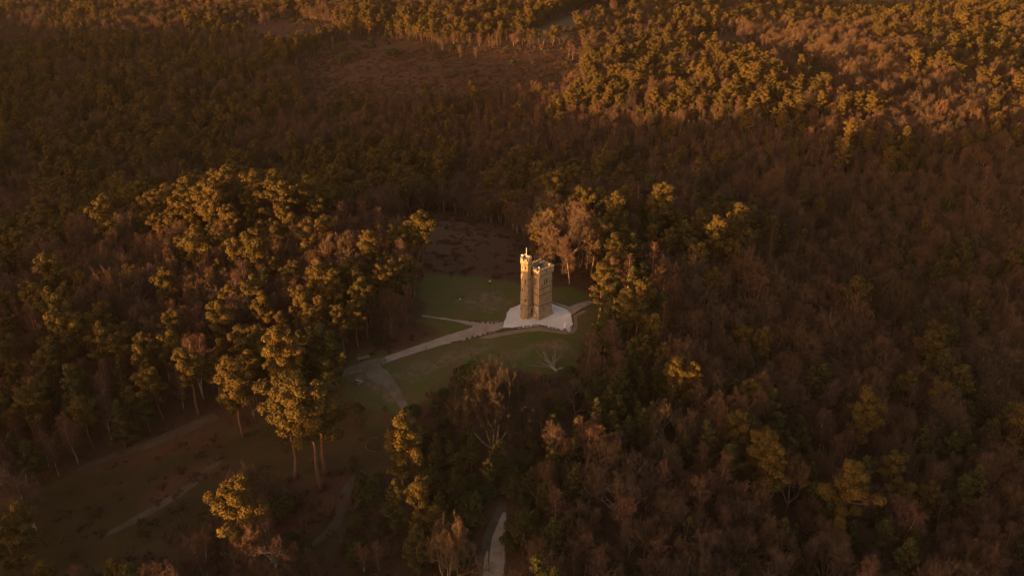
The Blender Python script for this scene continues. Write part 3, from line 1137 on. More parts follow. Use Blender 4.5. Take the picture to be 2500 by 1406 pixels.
a0 = at1(914, 1086)
m = MB()
pts = []
for k in range(15):
    q = R(75 + k * 15)
    pts.append((2.1 * math.cos(q), 2.4 * math.sin(q), 0))
pts = np.array(pts)
pts[:, 2] = [float(terrain(a0[0] + u[0], a0[1] + u[1])) + .12 for u in pts]
m.tube(pts - (0, 0, a0[2]), [.18] * 15, 6)
o = m.build('stone_seat_ring', M['timber'])
o.location = a0
tag(o, 'curved half ring of edging on dark ground between the sunlit pines', 'ring')


def fallen_tree():
    a, tip = at1(1357, 908), at1(1322, 866)
    o = empty('fallen_tree', (a[0], a[1], g(a)))
    tag(o, 'bleached fallen tree with tangled bare branches lying on the grass', 'fallen tree')
    d = (tip - a)
    d[2] = 0
    L = float(np.linalg.norm(d))
    d /= L
    n = np.array((-d[1], d[0], 0))
    m = MB()
    r2 = np.random.default_rng(3)
    root = np.array((0, 0, .45))
    m.tube([root + n * -.2 - d * .3, root + d * 1.2, root + d * 2.6 + n * .2], [.42, .36, .26], 8)
    b = at1(1362, 904) - a
    m.tube([root + d * 1.0, (root + np.array((b[0], b[1], .4))) * .5 + n * .1, np.array((b[0] + 1.2, b[1] + .3, .7))], [.22, .2, .24], 7)
    m.build('trunk', M['dead_wood'], o)
    m = MB()
    for k in range(46):
        t0 = r2.uniform(.9, 2.8)
        p0 = root + d * t0
        dr = d * r2.uniform(.5, 1.1) + n * r2.normal(0, .55) + np.array((0, 0, r2.uniform(-.05, .45)))
        ln = r2.uniform(2.0, L * .75)
        pts = [p0]
        for q in range(5):
            dr = dr + r2.normal(0, .14, 3) + np.array((0, 0, -.05))
            pts.append(pts[-1] + dr * ln / 5)
            pts[-1][2] = max(pts[-1][2], .05)
        r0 = r2.uniform(.04, .11)
        m.tube(pts, np.linspace(r0, .015, 6), 4)
        T = []
        for q in range(12):
            b0 = pts[r2.integers(1, 6)]
            dd = dr + r2.normal(0, .6, 3)
            dd[2] = abs(dd[2]) * .5
            dd = dd / np.linalg.norm(dd) * r2.uniform(.5, 1.2)
            T += [b0, b0 + r2.normal(0, .025, 3), b0 + dd]
        m.tris(np.array(T))
    m.build('crown', M['dead_wood'], o)


fallen_tree()
#MARK_TREES


# ------------------------------------------------------------------ tree shapes
def unit(v):
    return v / (np.linalg.norm(v, axis=-1, keepdims=True) + 1e-9)


def tufts(r, cen, nrm, size):
    """small irregular leaf faces, roughly facing outwards"""
    n = len(cen)
    a = unit(np.cross(nrm, r.normal(0, 1, (n, 3))))
    b = np.cross(nrm, a)
    s = size[:, None]
    j = lambda: r.uniform(.7, 1.3, (n, 1))
    tip = nrm * s * .45
    p0 = cen + a * s * j() * .75 + tip * r.uniform(-.2, 1, (n, 1))
    p1 = cen + (-.5 * a + .8 * b) * s * j() * .7 + tip * r.uniform(-.2, 1, (n, 1))
    p2 = cen + (-.5 * a - .8 * b) * s * j() * .7
    return np.stack([p0, p1, p2], 1).reshape(-1, 3)


def puff(r, c, rad, n, flat=.72, size=.34):
    d = unit(r.normal(0, 1, (n, 3)))
    d[:, 2] = np.where(d[:, 2] < -.35, -d[:, 2], d[:, 2])
    lump = 1 + .22 * np.sin(d[:, 0] * 5 + c[0] * 3) * np.sin(d[:, 1] * 5 + c[1] * 3) * np.cos(d[:, 2] * 4 + c[2])
    k = r.uniform(.72, 1.06, (n, 1)) * lump[:, None]
    p = np.asarray(c) + d * k * rad * np.array((1, 1, flat))
    nn = unit(d + r.normal(0, .55, (n, 3)) + np.array((0, 0, .25)))
    return tufts(r, p, nn, size * r.uniform(.6, 1.3, n) * (rad ** .35))


def pine(seed, H, cb, W, style):
    """a Scots pine: bare lower trunk, a crown of separate rounded clumps. style: umbrella, tall, cone, loose, twin"""
    r = np.random.default_rng(seed)
    tr, cr = MB(), MB()
    stems = [(0, 0)] if style != 'twin' else [(-.5, .1), (.6, -.2)]
    for sx, sy in stems:
        n = 9
        lean = r.normal(0, .035, 2)
        pts = np.array([(sx + sx * 2.2 * (i / n) + lean[0] * H * i / n + .18 * math.sin(i * 1.3 + seed), sy + lean[1] * H * i / n + .18 * math.cos(i * 1.1 + seed), H * .96 * i / n - (.3 if i == 0 else 0)) for i in range(n + 1)])
        r0 = .017 * H
        rad = np.array([r0 * (1.25 if i == 0 else 1 - .86 * i / n) for i in range(n + 1)])
        tr.tube(pts, rad, 8)
        nl = {'umbrella': 24, 'tall': 27, 'cone': 38, 'loose': 20, 'twin': 17}[style]
        ph = r.uniform(0, 6.28)
        for i in range(nl):
            t = cb + (1 - cb) * ((i + r.uniform(0, .9)) / nl) ** .85
            t = min(t, .985)
            q = (t - cb) / (1 - cb)
            if style == 'cone':
                L = W * (1.02 - q) ** .8 * r.uniform(.75, 1.1)
            elif style == 'umbrella':
                L = W * (.42 + 1.0 * math.sin(min(q * 1.25 + .25, 1.57))) * (1 - q ** 3.2 * .65) * r.uniform(.55, 1.05) * .72
            else:
                L = W * math.sin(math.pi * min(.22 + q * .74, 1)) * r.uniform(.45, 1.15)
            ph += 2.4 + r.normal(0, .35)
            el = R({'cone': 4, 'umbrella': 22, 'tall': 15, 'loose': 14, 'twin': 22}[style]) + q * R(38) + r.normal(0, .12)
            b0 = np.array([np.interp(t * n / .96 if False else t * n, np.arange(n + 1), pts[:, k]) for k in range(3)])
            d = np.array((math.cos(ph) * math.cos(el), math.sin(ph) * math.cos(el), math.sin(el)))
            mid = b0 + d * L * .5 + np.array((0, 0, -.06 * L))
            end = b0 + d * L + np.array((0, 0, .07 * L))
            tr.tube([b0, mid, end], [max(.03, .020 * L + .02), .012 * L + .02, .02], 4, cap=False)
            k = 2 if L > 1.6 else 1
            if L > 3.0:
                k = 3
            for z in range(k):
                f = 1 - z * r.uniform(.26, .38)
                c = b0 + (end - b0) * f + r.normal(0, .28, 3) * (.5 + .22 * L)
                rad_ = (.60 + .16 * L) * r.uniform(.55, 1.35) * (.9 if z else 1) * (.8 if style == 'cone' else 1)
                cr.tris(puff(r, c, rad_, int(200 * rad_ ** 1.6 + 40), flat=r.uniform(.5, .85), size=.265))
                # a little loose spray round each clump
                m_ = 14
                sp = c + unit(r.normal(0, 1, (m_, 3))) * rad_ * r.uniform(1.0, 1.35, (m_, 1)) * np.array((1, 1, .7))
                cr.tris(tufts(r, sp, unit(r.normal(0, 1, (m_, 3))), r.uniform(.15, .3, m_)))
        c = pts[-1]
        cr.tris(puff(r, c, .8, 120, .9))
        for z in range(3):                  # dead snags below the crown
            t = r.uniform(cb * .55, cb)
            b0 = np.array([np.interp(t * n, np.arange(n + 1), pts[:, k]) for k in range(3)])
            a = r.uniform(0, 6.28)
            tr.tube([b0, b0 + np.array((math.cos(a), math.sin(a), .1)) * r.uniform(.8, 1.8)], [.05, .015], 4)
    return tr, cr


def twigs(r, base, d, n, L, wd, spread, droop=0.0, blen=0.0):
    """n thin spikes leaving points along base..base+d*blen"""
    t = r.uniform(0, 1, (n, 1))
    b = base + d * t * blen
    dd = unit(d + r.normal(0, spread, (n, 3)) + np.array((0, 0, -droop)))
    ln = L * r.uniform(.5, 1.2, (n, 1))
    s = unit(np.cross(dd, r.normal(0, 1, (n, 3)))) * wd * .5
    return np.stack([b - s, b + s, b + dd * ln], 1).reshape(-1, 3)


def birch(seed, H, W, cb, stems=1, droop=.35, up=52, dens=1.5):
    r = np.random.default_rng(seed)
    tr, cr = MB(), MB()
    for k in range(stems):
        n = 9
        az = r.uniform(0, 6.28)
        ln_ = r.uniform(.02, .06) if stems == 1 else r.uniform(.10, .18)
        sx, sy = (math.cos(az) * ln_, math.sin(az) * ln_)
        pts = np.array([(sx * H * (i / n) ** 1.2 + .14 * math.sin(i * 1.2 + seed + k), sy * H * (i / n) ** 1.2 + .14 * math.cos(i * .9 + seed), H * i / n * r.uniform(.985, 1.0) - (.3 if i == 0 else 0)) for i in range(n + 1)])
        r0 = .0105 * H
        rad = np.array([r0 * (1 - .93 * (i / n)) + .012 for i in range(n + 1)])
        tr.tube(pts, rad, 6)
        nl = int(34 / stems ** .5)
        ph = r.uniform(0, 6.28)
        for i in range(nl):
            t = cb + (.97 - cb) * (i + r.uniform(0, .9)) / nl
            q = (t - cb) / (1 - cb)
            ph += 2.4 + r.normal(0, .4)
            L = W * (math.sin(math.pi * min(.28 + .70 * q, 1)) ** .8) * r.uniform(.6, 1.15) + .35
            el = R(up) + r.normal(0, .16)
            b0 = np.array([np.interp(t * n, np.arange(n + 1), pts[:, c]) for c in range(3)])
            d = np.array((math.cos(ph) * math.cos(el), math.sin(ph) * math.cos(el), math.sin(el)))
            P = [b0]
            dd = d.copy()
            for z in range(4):
                dd = unit(dd + r.normal(0, .13, 3) + np.array((0, 0, -.05)))
                P.append(P[-1] + dd * L / 4)
            cr.tube(P, np.linspace(max(.02, .018 * L + .012), .01, 5), 3, cap=False)
            for z in range(1, 5):
                for _ in range(2):
                    sd = unit(dd + r.normal(0, .55, 3))
                    bl = L * .34 * r.uniform(.6, 1.2)
                    cr.tube([P[z], P[z] + sd * bl * .55, P[z] + sd * bl + np.array((0, 0, -.12 * bl))], [.018, .013, .006], 3, cap=False)
                    cr.tris(twigs(r, P[z], sd, int(13 * dens), .95, .036, .55, droop, bl))
            cr.tris(twigs(r, P[-1], dd, int(14 * dens), .9, .036, .5, droop * .6, .2))
        cr.tris(twigs(r, pts[-2], unit(pts[-1] - pts[-2]), 40, .9, .034, .5, 0, H / n))
    return tr, cr


def oak(seed, H, W, fork=.24, n0=5, wd=.055, levels=4, up=.35, dens=1.0, tl=0):
    """bare spreading broadleaf tree: W = crown radius"""
    r = np.random.default_rng(seed)
    tr, cr = MB(), MB()
    th = H * fork
    P = np.array([(0, 0, -.4), (.05, 0, th * .3), (.1, .08, th * .7), (.12, .1, th)])
    r0 = .022 * H
    tr.tube(P, [r0 * 1.45, r0 * 1.05, r0 * .95, r0 * .9], 9)
    top = P[-1]
    cen = np.array((0, 0, th + (H - th) * .48))
    half = np.array((W, W, (H - th) * .56))

    def grow(p, d, L, rad, lv):
        pts = [p]
        dd = d
        ns = 4 if lv < 3 else 3
        for _ in range(ns):
            dd = unit(dd + r.normal(0, .16, 3) + np.array((0, 0, .05 * up)))
            pts.append(pts[-1] + dd * L / ns)
        (tr if lv <= tl else cr).tube(pts, np.linspace(rad, rad * .55, ns + 1), (7, 5, 4, 3, 3)[lv], cap=False)
        if lv >= levels - 1:
            cr.tris(twigs(r, pts[1], dd, int(9 * dens), .95, wd, .75, .05, L * .7))
        if lv == levels:
            cr.tris(twigs(r, pts[-1], dd, int(11 * dens), .95, wd, .65, .05, .15))
            return
        kids = 3 if lv < 2 else r.integers(2, 4)
        for k in range(kids + (1 if lv in (1, 2) else 0)):
            f = 1 if k < 2 else r.uniform(.35, .85)
            b = pts[0] + (pts[-1] - pts[0]) * f if f < 1 else pts[-1]
            if f < 1:
                b = pts[min(int(f * ns) + 1, ns)]
            out = unit((b - cen) / half)
            nd = unit(dd + r.normal(0, .52, 3) + .42 * out + np.array((0, 0, .14 * up)))
            e = (b + nd * L * .7 - cen) / half
            if np.linalg.norm(e) > 1.12:
                nd = unit(nd - .6 * unit(e))
            grow(b, nd, L * r.uniform(.62, .80), rad * (.62 if f == 1 else .45), lv + 1)
    for k in range(n0):
        a = 6.283 * k / n0 + r.normal(0, .25)
        el = R(r.uniform(28, 70)) if k else R(82)
        grow(top - np.array((0, 0, r.uniform(0, th * .25))), np.array((math.cos(a) * math.cos(el), math.sin(a) * math.cos(el), math.sin(el))), (.30 * (H - th) + .24 * W) * r.uniform(.85, 1.1), r0 * .62, 0)
    v = np.concatenate(cr.v)                 # crown brought to the radius W and the height H
    kx_ = W / np.percentile(np.hypot(v[:, 0] - v[:, 0].mean(), v[:, 1] - v[:, 1].mean()), 96)
    kz_ = H / np.percentile(v[:, 2], 99.5)
    for mb in (tr, cr):
        mb.v = [q * np.array((kx_ ** .8, kx_ ** .8, kz_)) for q in mb.v]
    return tr, cr


def larch(seed, H, W):
    r = np.random.default_rng(seed)
    tr, cr = MB(), MB()
    tr.tube([(0, 0, -.3), (.05, 0, H * .4), (.1, .05, H * .75), (.1, 0, H)], [.016 * H, .012 * H, .006 * H, .015], 7)
    n = 64
    ph = 0
    for i in range(n):
        t = .16 + .82 * i / n
        ph += 2.4 + r.normal(0, .3)
        L = W * (1 - (t - .16) / .86) ** .75 * r.uniform(.7, 1.1) + .2
        d = unit(np.array((math.cos(ph), math.sin(ph), .12 + .5 * t)))
        b0 = np.array((.05, 0, H * t))
        P = [b0, b0 + d * L * .5 - (0, 0, .05 * L), b0 + d * L + (0, 0, .05 * L)]
        cr.tube(P, [.035, .022, .008], 3, cap=False)
        cr.tris(twigs(r, b0 + d * L * .12, d, int(16 + 20 * L), .62, .040, .8, .1, L * .88))
    return tr, cr


def bush(seed, Rr, H):
    r = np.random.default_rng(seed)
    tr, cr = MB(), MB()
    for k in range(4):
        a = r.uniform(0, 6.28)
        tr.tube([(0, 0, -.2), (.3 * math.cos(a), .3 * math.sin(a), H * .3), (.5 * Rr * math.cos(a), .5 * Rr * math.sin(a), H * .65)], [.10, .07, .03], 5)
    for k in range(15):
        a, q = r.uniform(0, 6.28), r.uniform(0, .75) ** .6
        z = H * (.30 + .45 * (1 - q) * r.uniform(.5, 1.25))
        cr.tris(puff(r, (Rr * q * math.cos(a), Rr * q * math.sin(a), z), Rr * r.uniform(.34, .52), 170, .8, .30))
    return tr, cr


def twig_bush(seed, Rr, H):
    r = np.random.default_rng(seed)
    tr, cr = MB(), MB()
    for k in range(9):
        a = r.uniform(0, 6.28)
        e = np.array((Rr * .7 * math.cos(a), Rr * .7 * math.sin(a), H * r.uniform(.55, .9)))
        tr.tube([(0, 0, -.2), e * .5 + (0, 0, .1), e], [.06, .045, .015], 4)
        for z in range(7):
            b = e * r.uniform(.35, 1.0)
            d = unit(e + r.normal(0, .7, 3))
            cr.tris(twigs(r, b, d, 16, .75, .045, .6, 0, .7))
    return tr, cr


def tuft_mesh(seed):
    """a patch of dead bracken"""
    r = np.random.default_rng(seed)
    cr = MB()
    for k in range(14):
        c = np.array((r.normal(0, .55), r.normal(0, .55), 0))
        d = unit(np.array((r.normal(0, .7), r.normal(0, .7), .7)))
        cr.tris(twigs(r, c, d, 7, .75, .15, .6, .15, .25))
    return cr


KIND = {                                     # kind -> (trunk material, crown material, unscaled height, spacing radius)
    'pine_tree': (M['pine_bark'], M['pine_needles'], 20.0, 3.2),
    'fir_tree': (M['pine_bark'], M['fir_needles'], 17.0, 2.5),
    'birch_tree': (M['birch_bark'], M['birch_twigs'], 15.0, 2.0),
    'bare_tree': (M['oak_bark'], M['oak_twigs'], 16.0, 3.6),
    'larch_tree': (M['oak_bark'], M['larch_twigs'], 16.0, 2.2),
    'evergreen_bush': (M['oak_bark'], M['bush_leaves'], 3.2, 1.7),
    'bare_bush': (M['oak_bark'], M['birch_twigs'], 3.4, 1.5),
}
SHAPES = {
    'pine_tree': [('flat-topped', pine(11, 20, .50, 5.6, 'umbrella')), ('oval', pine(12, 20, .36, 4.6, 'tall')), ('ragged', pine(13, 20, .36, 5.6, 'loose')),
                  ('rounded', pine(14, 19, .34, 5.4, 'umbrella')), ('forked', pine(15, 20, .40, 4.0, 'twin')), ('narrow', pine(16, 20, .30, 3.6, 'tall'))],
    'fir_tree': [('pointed', pine(21, 17, .16, 3.3, 'cone')), ('broad-skirted', pine(22, 16, .14, 3.9, 'cone')), ('blunt', pine(23, 17, .22, 3.4, 'tall'))],
    'birch_tree': [('slim', birch(31, 15, 2.1, .32)), ('leaning', birch(32, 15, 2.5, .28, droop=.5)), ('forked', birch(33, 15, 2.3, .30, stems=2)),
                   ('feathery', birch(34, 16, 2.7, .22, up=60)), ('bushy', birch(35, 14, 3.0, .25, stems=3)), ('white-limbed', oak(47, 14, 4.8, .30, 3, dens=2.0, tl=1))],
    'bare_tree': [('spreading', oak(41, 16, 6.4, dens=1.8, tl=1)), ('rounded', oak(42, 16, 5.8, .18, 6, dens=1.8, tl=1)), ('upright', oak(43, 18, 4.6, .24, 4, up=1.2, dens=1.8)),
                  ('domed', oak(44, 15, 5.8, .15, 6, dens=2.4)), ('lofty', oak(45, 19, 5.2, .26, 5, up=.9, dens=1.8)),
                  ('ovoid', oak(46, 20, 4.2, .06, 9, up=1.5, dens=2.6))],
    'larch_tree': [('slender', larch(51, 16, 2.5)), ('wide', larch(52, 15, 3.2))],
    'evergreen_bush': [('rounded', bush(61, 2.1, 3.2)), ('low', bush(62, 2.5, 2.5)), ('tall', bush(63, 1.8, 4.2))],
    'bare_bush': [('twiggy', twig_bush(71, 2.0, 3.4)), ('squat', twig_bush(72, 2.3, 2.4))],
}
TM = {}                                      # (kind, shape) -> trunk mesh, crown mesh
for kd, lst in SHAPES.items():
    tm, cm = KIND[kd][:2]
    for i, (nm, (t, c)) in enumerate(lst):
        TM[kd, i] = (t.mesh('trunk', tm, smooth=True), c.mesh('crown', M['shaded_grey_twigs'] if nm in ('ovoid',) else cm))


def where(x, y):
    a = '%d m %s' % (max(1, round(abs(x))), 'left' if x < 0 else 'right')
    b = '%d m %s' % (max(1, round(abs(y))), 'behind' if y > 0 else 'before')
    return a, b


def plant(kd, i, x, y, s, rz, lean=(0, 0), label=None, group=None, wide=1.0):
    o = bpy.data.objects.new(kd, None)
    C.objects.link(o)
    o.empty_display_size = .3
    o.location = (x, y, float(terrain(x, y)) - .08)
    o.rotation_euler = (lean[0], lean[1], rz)
    o.scale = (s * wide, s * wide, s)
    for me, nm in zip(TM[kd, i], ('trunk', 'crown')):
        c = bpy.data.objects.new(nm, me)
        C.objects.link(c)
        c.parent = o
    return tag(o, label, CAT[kd], group)


CAT = {'pine_tree': 'pine', 'fir_tree': 'fir', 'birch_tree': 'birch', 'bare_tree': 'bare tree', 'larch_tree': 'larch', 'evergreen_bush': 'bush', 'bare_bush': 'bush'}

# ------------------------------------------------------------------ trees that stand out, each in its place
HERO = [   # kind, shape, foot in the photograph, height, width factor, turn, lean, label
    ('pine_tree', 0, 727, 1165, 25, 1.25, .4, (0, 0), 'sunlit clear stemmed pine, outer one of the three tall pines in the lower clearing'),
    ('pine_tree', 0, 786, 1194, 28, 1.12, 2.2, (0, 0), 'tallest and nearest of the three sunlit pines in the lower clearing'),
    ('pine_tree', 1, 793, 1155, 25, 1.2, 4.0, (0, 0), 'sunlit pine standing just behind the nearest of the three tall pines'),
    ('pine_tree', 3, 985, 1235, 24, .9, 1.0, (0, 0), 'golden sunlit pine in front of the footpath end beside the curved ring'),
    ('pine_tree', 2, 1035, 1345, 18, .85, 3.0, (0, 0), 'ragged sunlit pine next to the glowing bare tree by the dirt road'),
    ('pine_tree', 2, 634, 1400, 26, .85, 5.2, (0, 0), 'ragged sunlit pine directly behind the forked white birch'),
    ('birch_tree', 5, 680, 1425, 19, 1.0, .6, (0, 0), 'forked white stemmed birch with glowing branches before the ragged pine'),
    ('pine_tree', 5, 318, 1500, 16, .9, 2.0, (0, 0), 'small sunlit pine top rising at the lower edge of the clearing'),
    ('fir_tree', 0, 1322, 1560, 22, .9, 2.0, (0, 0), 'narrow yellow tipped conifer top rising at the bottom edge of the scrub'),
    ('fir_tree', 0, 1356, 1560, 20, .8, 3.0, (0, 0), 'smaller yellow tipped conifer beside its taller neighbour at the bottom edge'),
    ('bare_tree', 2, 1098, 1470, 19, .85, 1.2, (0, 0), 'upright bare tree with a glowing patch beside the dirt road'),
    ('pine_tree', 3, 592, 1065, 23, 1.05, .2, (0, 0), 'broad domed sunlit pine above the end of the broad dirt path'),
    ('pine_tree', 0, 722, 1025, 25, .95, 1.9, (0, 0), 'large sunlit pine behind the three tall pines, its crown nearest the bench'),
    ('pine_tree', 3, 15, 985, 24, 1.1, .9, (0, 0), 'big sunlit pine cut by the edge of the picture'),
    ('birch_tree', 4, 92, 1300, 19, 1.1, .3, (0, R(-7)), 'leaning pale stemmed birch alone on the lower clearing'),
    ('bare_tree', 1, 1374, 668, 24, 1.15, .5, (0, 0), 'great spreading bare tree directly behind the tower with a sunlit top'),
    ('bare_tree', 5, 1205, 1108, 19.5, 1.5, 2.0, (0, 0), 'tall dome shaped bare tree below the lawn, the largest standing before the tower'),
    ('bare_tree', 3, 1765, 1108, 19, 1.1, .8, (0, 0), 'round pale grey bare tree standing out of the dark lower wood'),
    ('bare_tree', 0, 1620, 1120, 15, .95, 2.9, (0, 0), 'drooping pale bare tree beside the round grey one in the dark wood'),
    ('bare_tree', 2, 1918, 1258, 17, .9, 4.4, (0, 0), 'gaunt bare tree with a visible forked stem in the dark lower wood'),
    ('birch_tree', 4, 1015, 690, 14, 1.2, .3, (0, 0), 'spindly bare birch at the corner of the lawn and bracken'),
    ('pine_tree', 5, 1790, 680, 29, 1.0, .6, (0, 0), 'tall sunlit pine beyond the tower, higher of the two together'),
    ('pine_tree', 1, 1735, 690, 25, .8, 2.4, (0, 0), 'sunlit pine beyond the tower, lower of the two together'),
    ('pine_tree', 2, 1405, 600, 22, .9, 1.4, (0, 0), 'sunlit pine rising behind the great bare tree'),
    ('pine_tree', 2, 1548, 835, 20, .8, 1.4, (0, 0), 'yellow sunlit young pine at the edge of the lawn past the tower'),
    ('fir_tree', 2, 797, 978, 23, .85, .4, (0, 0), 'dense dark conifer just behind the three tall pines'),
    ('fir_tree', 1, 772, 968, 23, .85, 1.4, (0, 0), 'dense broad dark conifer behind the large sunlit pine'),
    ('fir_tree', 2, 826, 985, 22, .8, 2.4, (0, 0), 'dense dark conifer at the edge of the trodden path junction'),
    ('fir_tree', 1, 745, 985, 23, .85, 3.4, (0, 0), 'dense dark conifer on the mound side of the large sunlit pine'),
    ('larch_tree', 1, 1588, 725, 21, 1.0, 1.4, (0, 0), 'orange glowing larch with white limbs past the tower'),
    ('larch_tree', 0, 1530, 760, 20, 1.1, 2.4, (0, 0), 'orange sunlit larch nearest to the small path behind the tower'),
    ('bare_tree', 3, 1618, 800, 19, .8, 3.4, (0, 0), 'reddish domed bare tree with a sunlit top beside the yellow young pine'),
    ('pine_tree', 2, 772, 680, 21, .85, 5.4, (0, 0), 'lone ragged sunlit pine nearest the bracken on the wooded mound'),
    ('pine_tree', 1, 640, 720, 22, 1.0, .4, (0, 0), 'tall sunlit pine at the heart of the wooded mound'),
    ('pine_tree', 2, 690, 640, 20, .9, 1.4, (0, 0), 'sunlit pine on the crest of the wooded mound above the lone ragged one'),
    ('pine_tree', 3, 745, 850, 19, .85, 2.9, (0, 0), 'rounded sunlit pine low on the mound facing the lawn'),
    ('pine_tree', 3, 662, 855, 18, .85, 4.9, (0, 0), 'rounded sunlit pine low on the mound next to its twin by the lawn'),
    ('pine_tree', 2, 845, 870, 16, .9, 3.9, (0, 0), 'pair topped pine at the lawn end of the wooded mound'),
    ('pine_tree', 1, 425, 790, 19, .9, 3.2, (0, 0), 'sunlit pine rising behind the orange birches on the mound'),
    ('birch_tree', 3, 438, 850, 14, .9, 2.2, (0, 0), 'white stemmed birch glowing orange in the mound wood, beside a similar one'),
    ('birch_tree', 0, 470, 855, 14, 1.1, 2.2, (0, 0), 'second white stemmed orange birch in the mound wood, by a similar one'),
    ('birch_tree', 3, 415, 930, 14, 1.0, 4.2, (0, 0), 'brightest orange birch low in the mound wood'),
    ('bare_tree', 3, 365, 850, 15, .85, 1.2, (0, 0), 'reddish sunlit bare tree among the birches of the mound wood'),
    ('pine_tree', 5, 368, 985, 18, .9, .2, (0, 0), 'slim sunlit pine above the birches that line the broad path'),
    ('bare_bush', 0, 1060, 985, 5, 1.0, .2, (0, 0), 'pinkish bare shrub beside the footpath in the rough slope'),
    ('evergreen_bush', 0, 837, 122, 6, 1.0, .2, (0, 0), 'small dark round bush alone on the far heath slope'),
    ('evergreen_bush', 0, 961, 142, 7.5, 1.0, 1.2, (0, 0), 'largest dark round bush alone on the far heath'),
    ('evergreen_bush', 2, 802, 133, 6, 1.0, 2.2, (0, 0), 'dark bush on the far heath beside the smaller round one'),
    ('evergreen_bush', 0, 868, 132, 5.5, 1.0, 3.2, (0, 0), 'dull green bush on the far heath between two darker bushes'),
    ('evergreen_bush', 1, 830, 155, 6, 1.0, 3.2, (0, 0), 'low dark bush on the near flank of the far heath'),
    ('evergreen_bush', 1, 850, 143, 5, 1.0, 3.2, (0, 0), 'little dark bush just above the low one on the far heath'),
    ('fir_tree', 0, 1015, 86, 12, 1.0, 3.2, (0, 0), 'single sunlit conifer standing before the far pine belt'),
    ('fir_tree', 1, 1012, 83, 10, 1.0, 3.2, (0, 0), 'squat conifer touching the single sunlit one before the far pine belt'),
]
taken = []
for kd, i, px, py, H, wf, rz, lean, lb in HERO:
    p = at1(px, py)
    plant(kd, i, p[0], p[1], H / KIND[kd][2], rz, lean, lb, None, wf)
    taken.append((p[0], p[1], KIND[kd][3] * H / KIND[kd][2] * (1.3 if kd == 'bare_tree' else 1.0)))

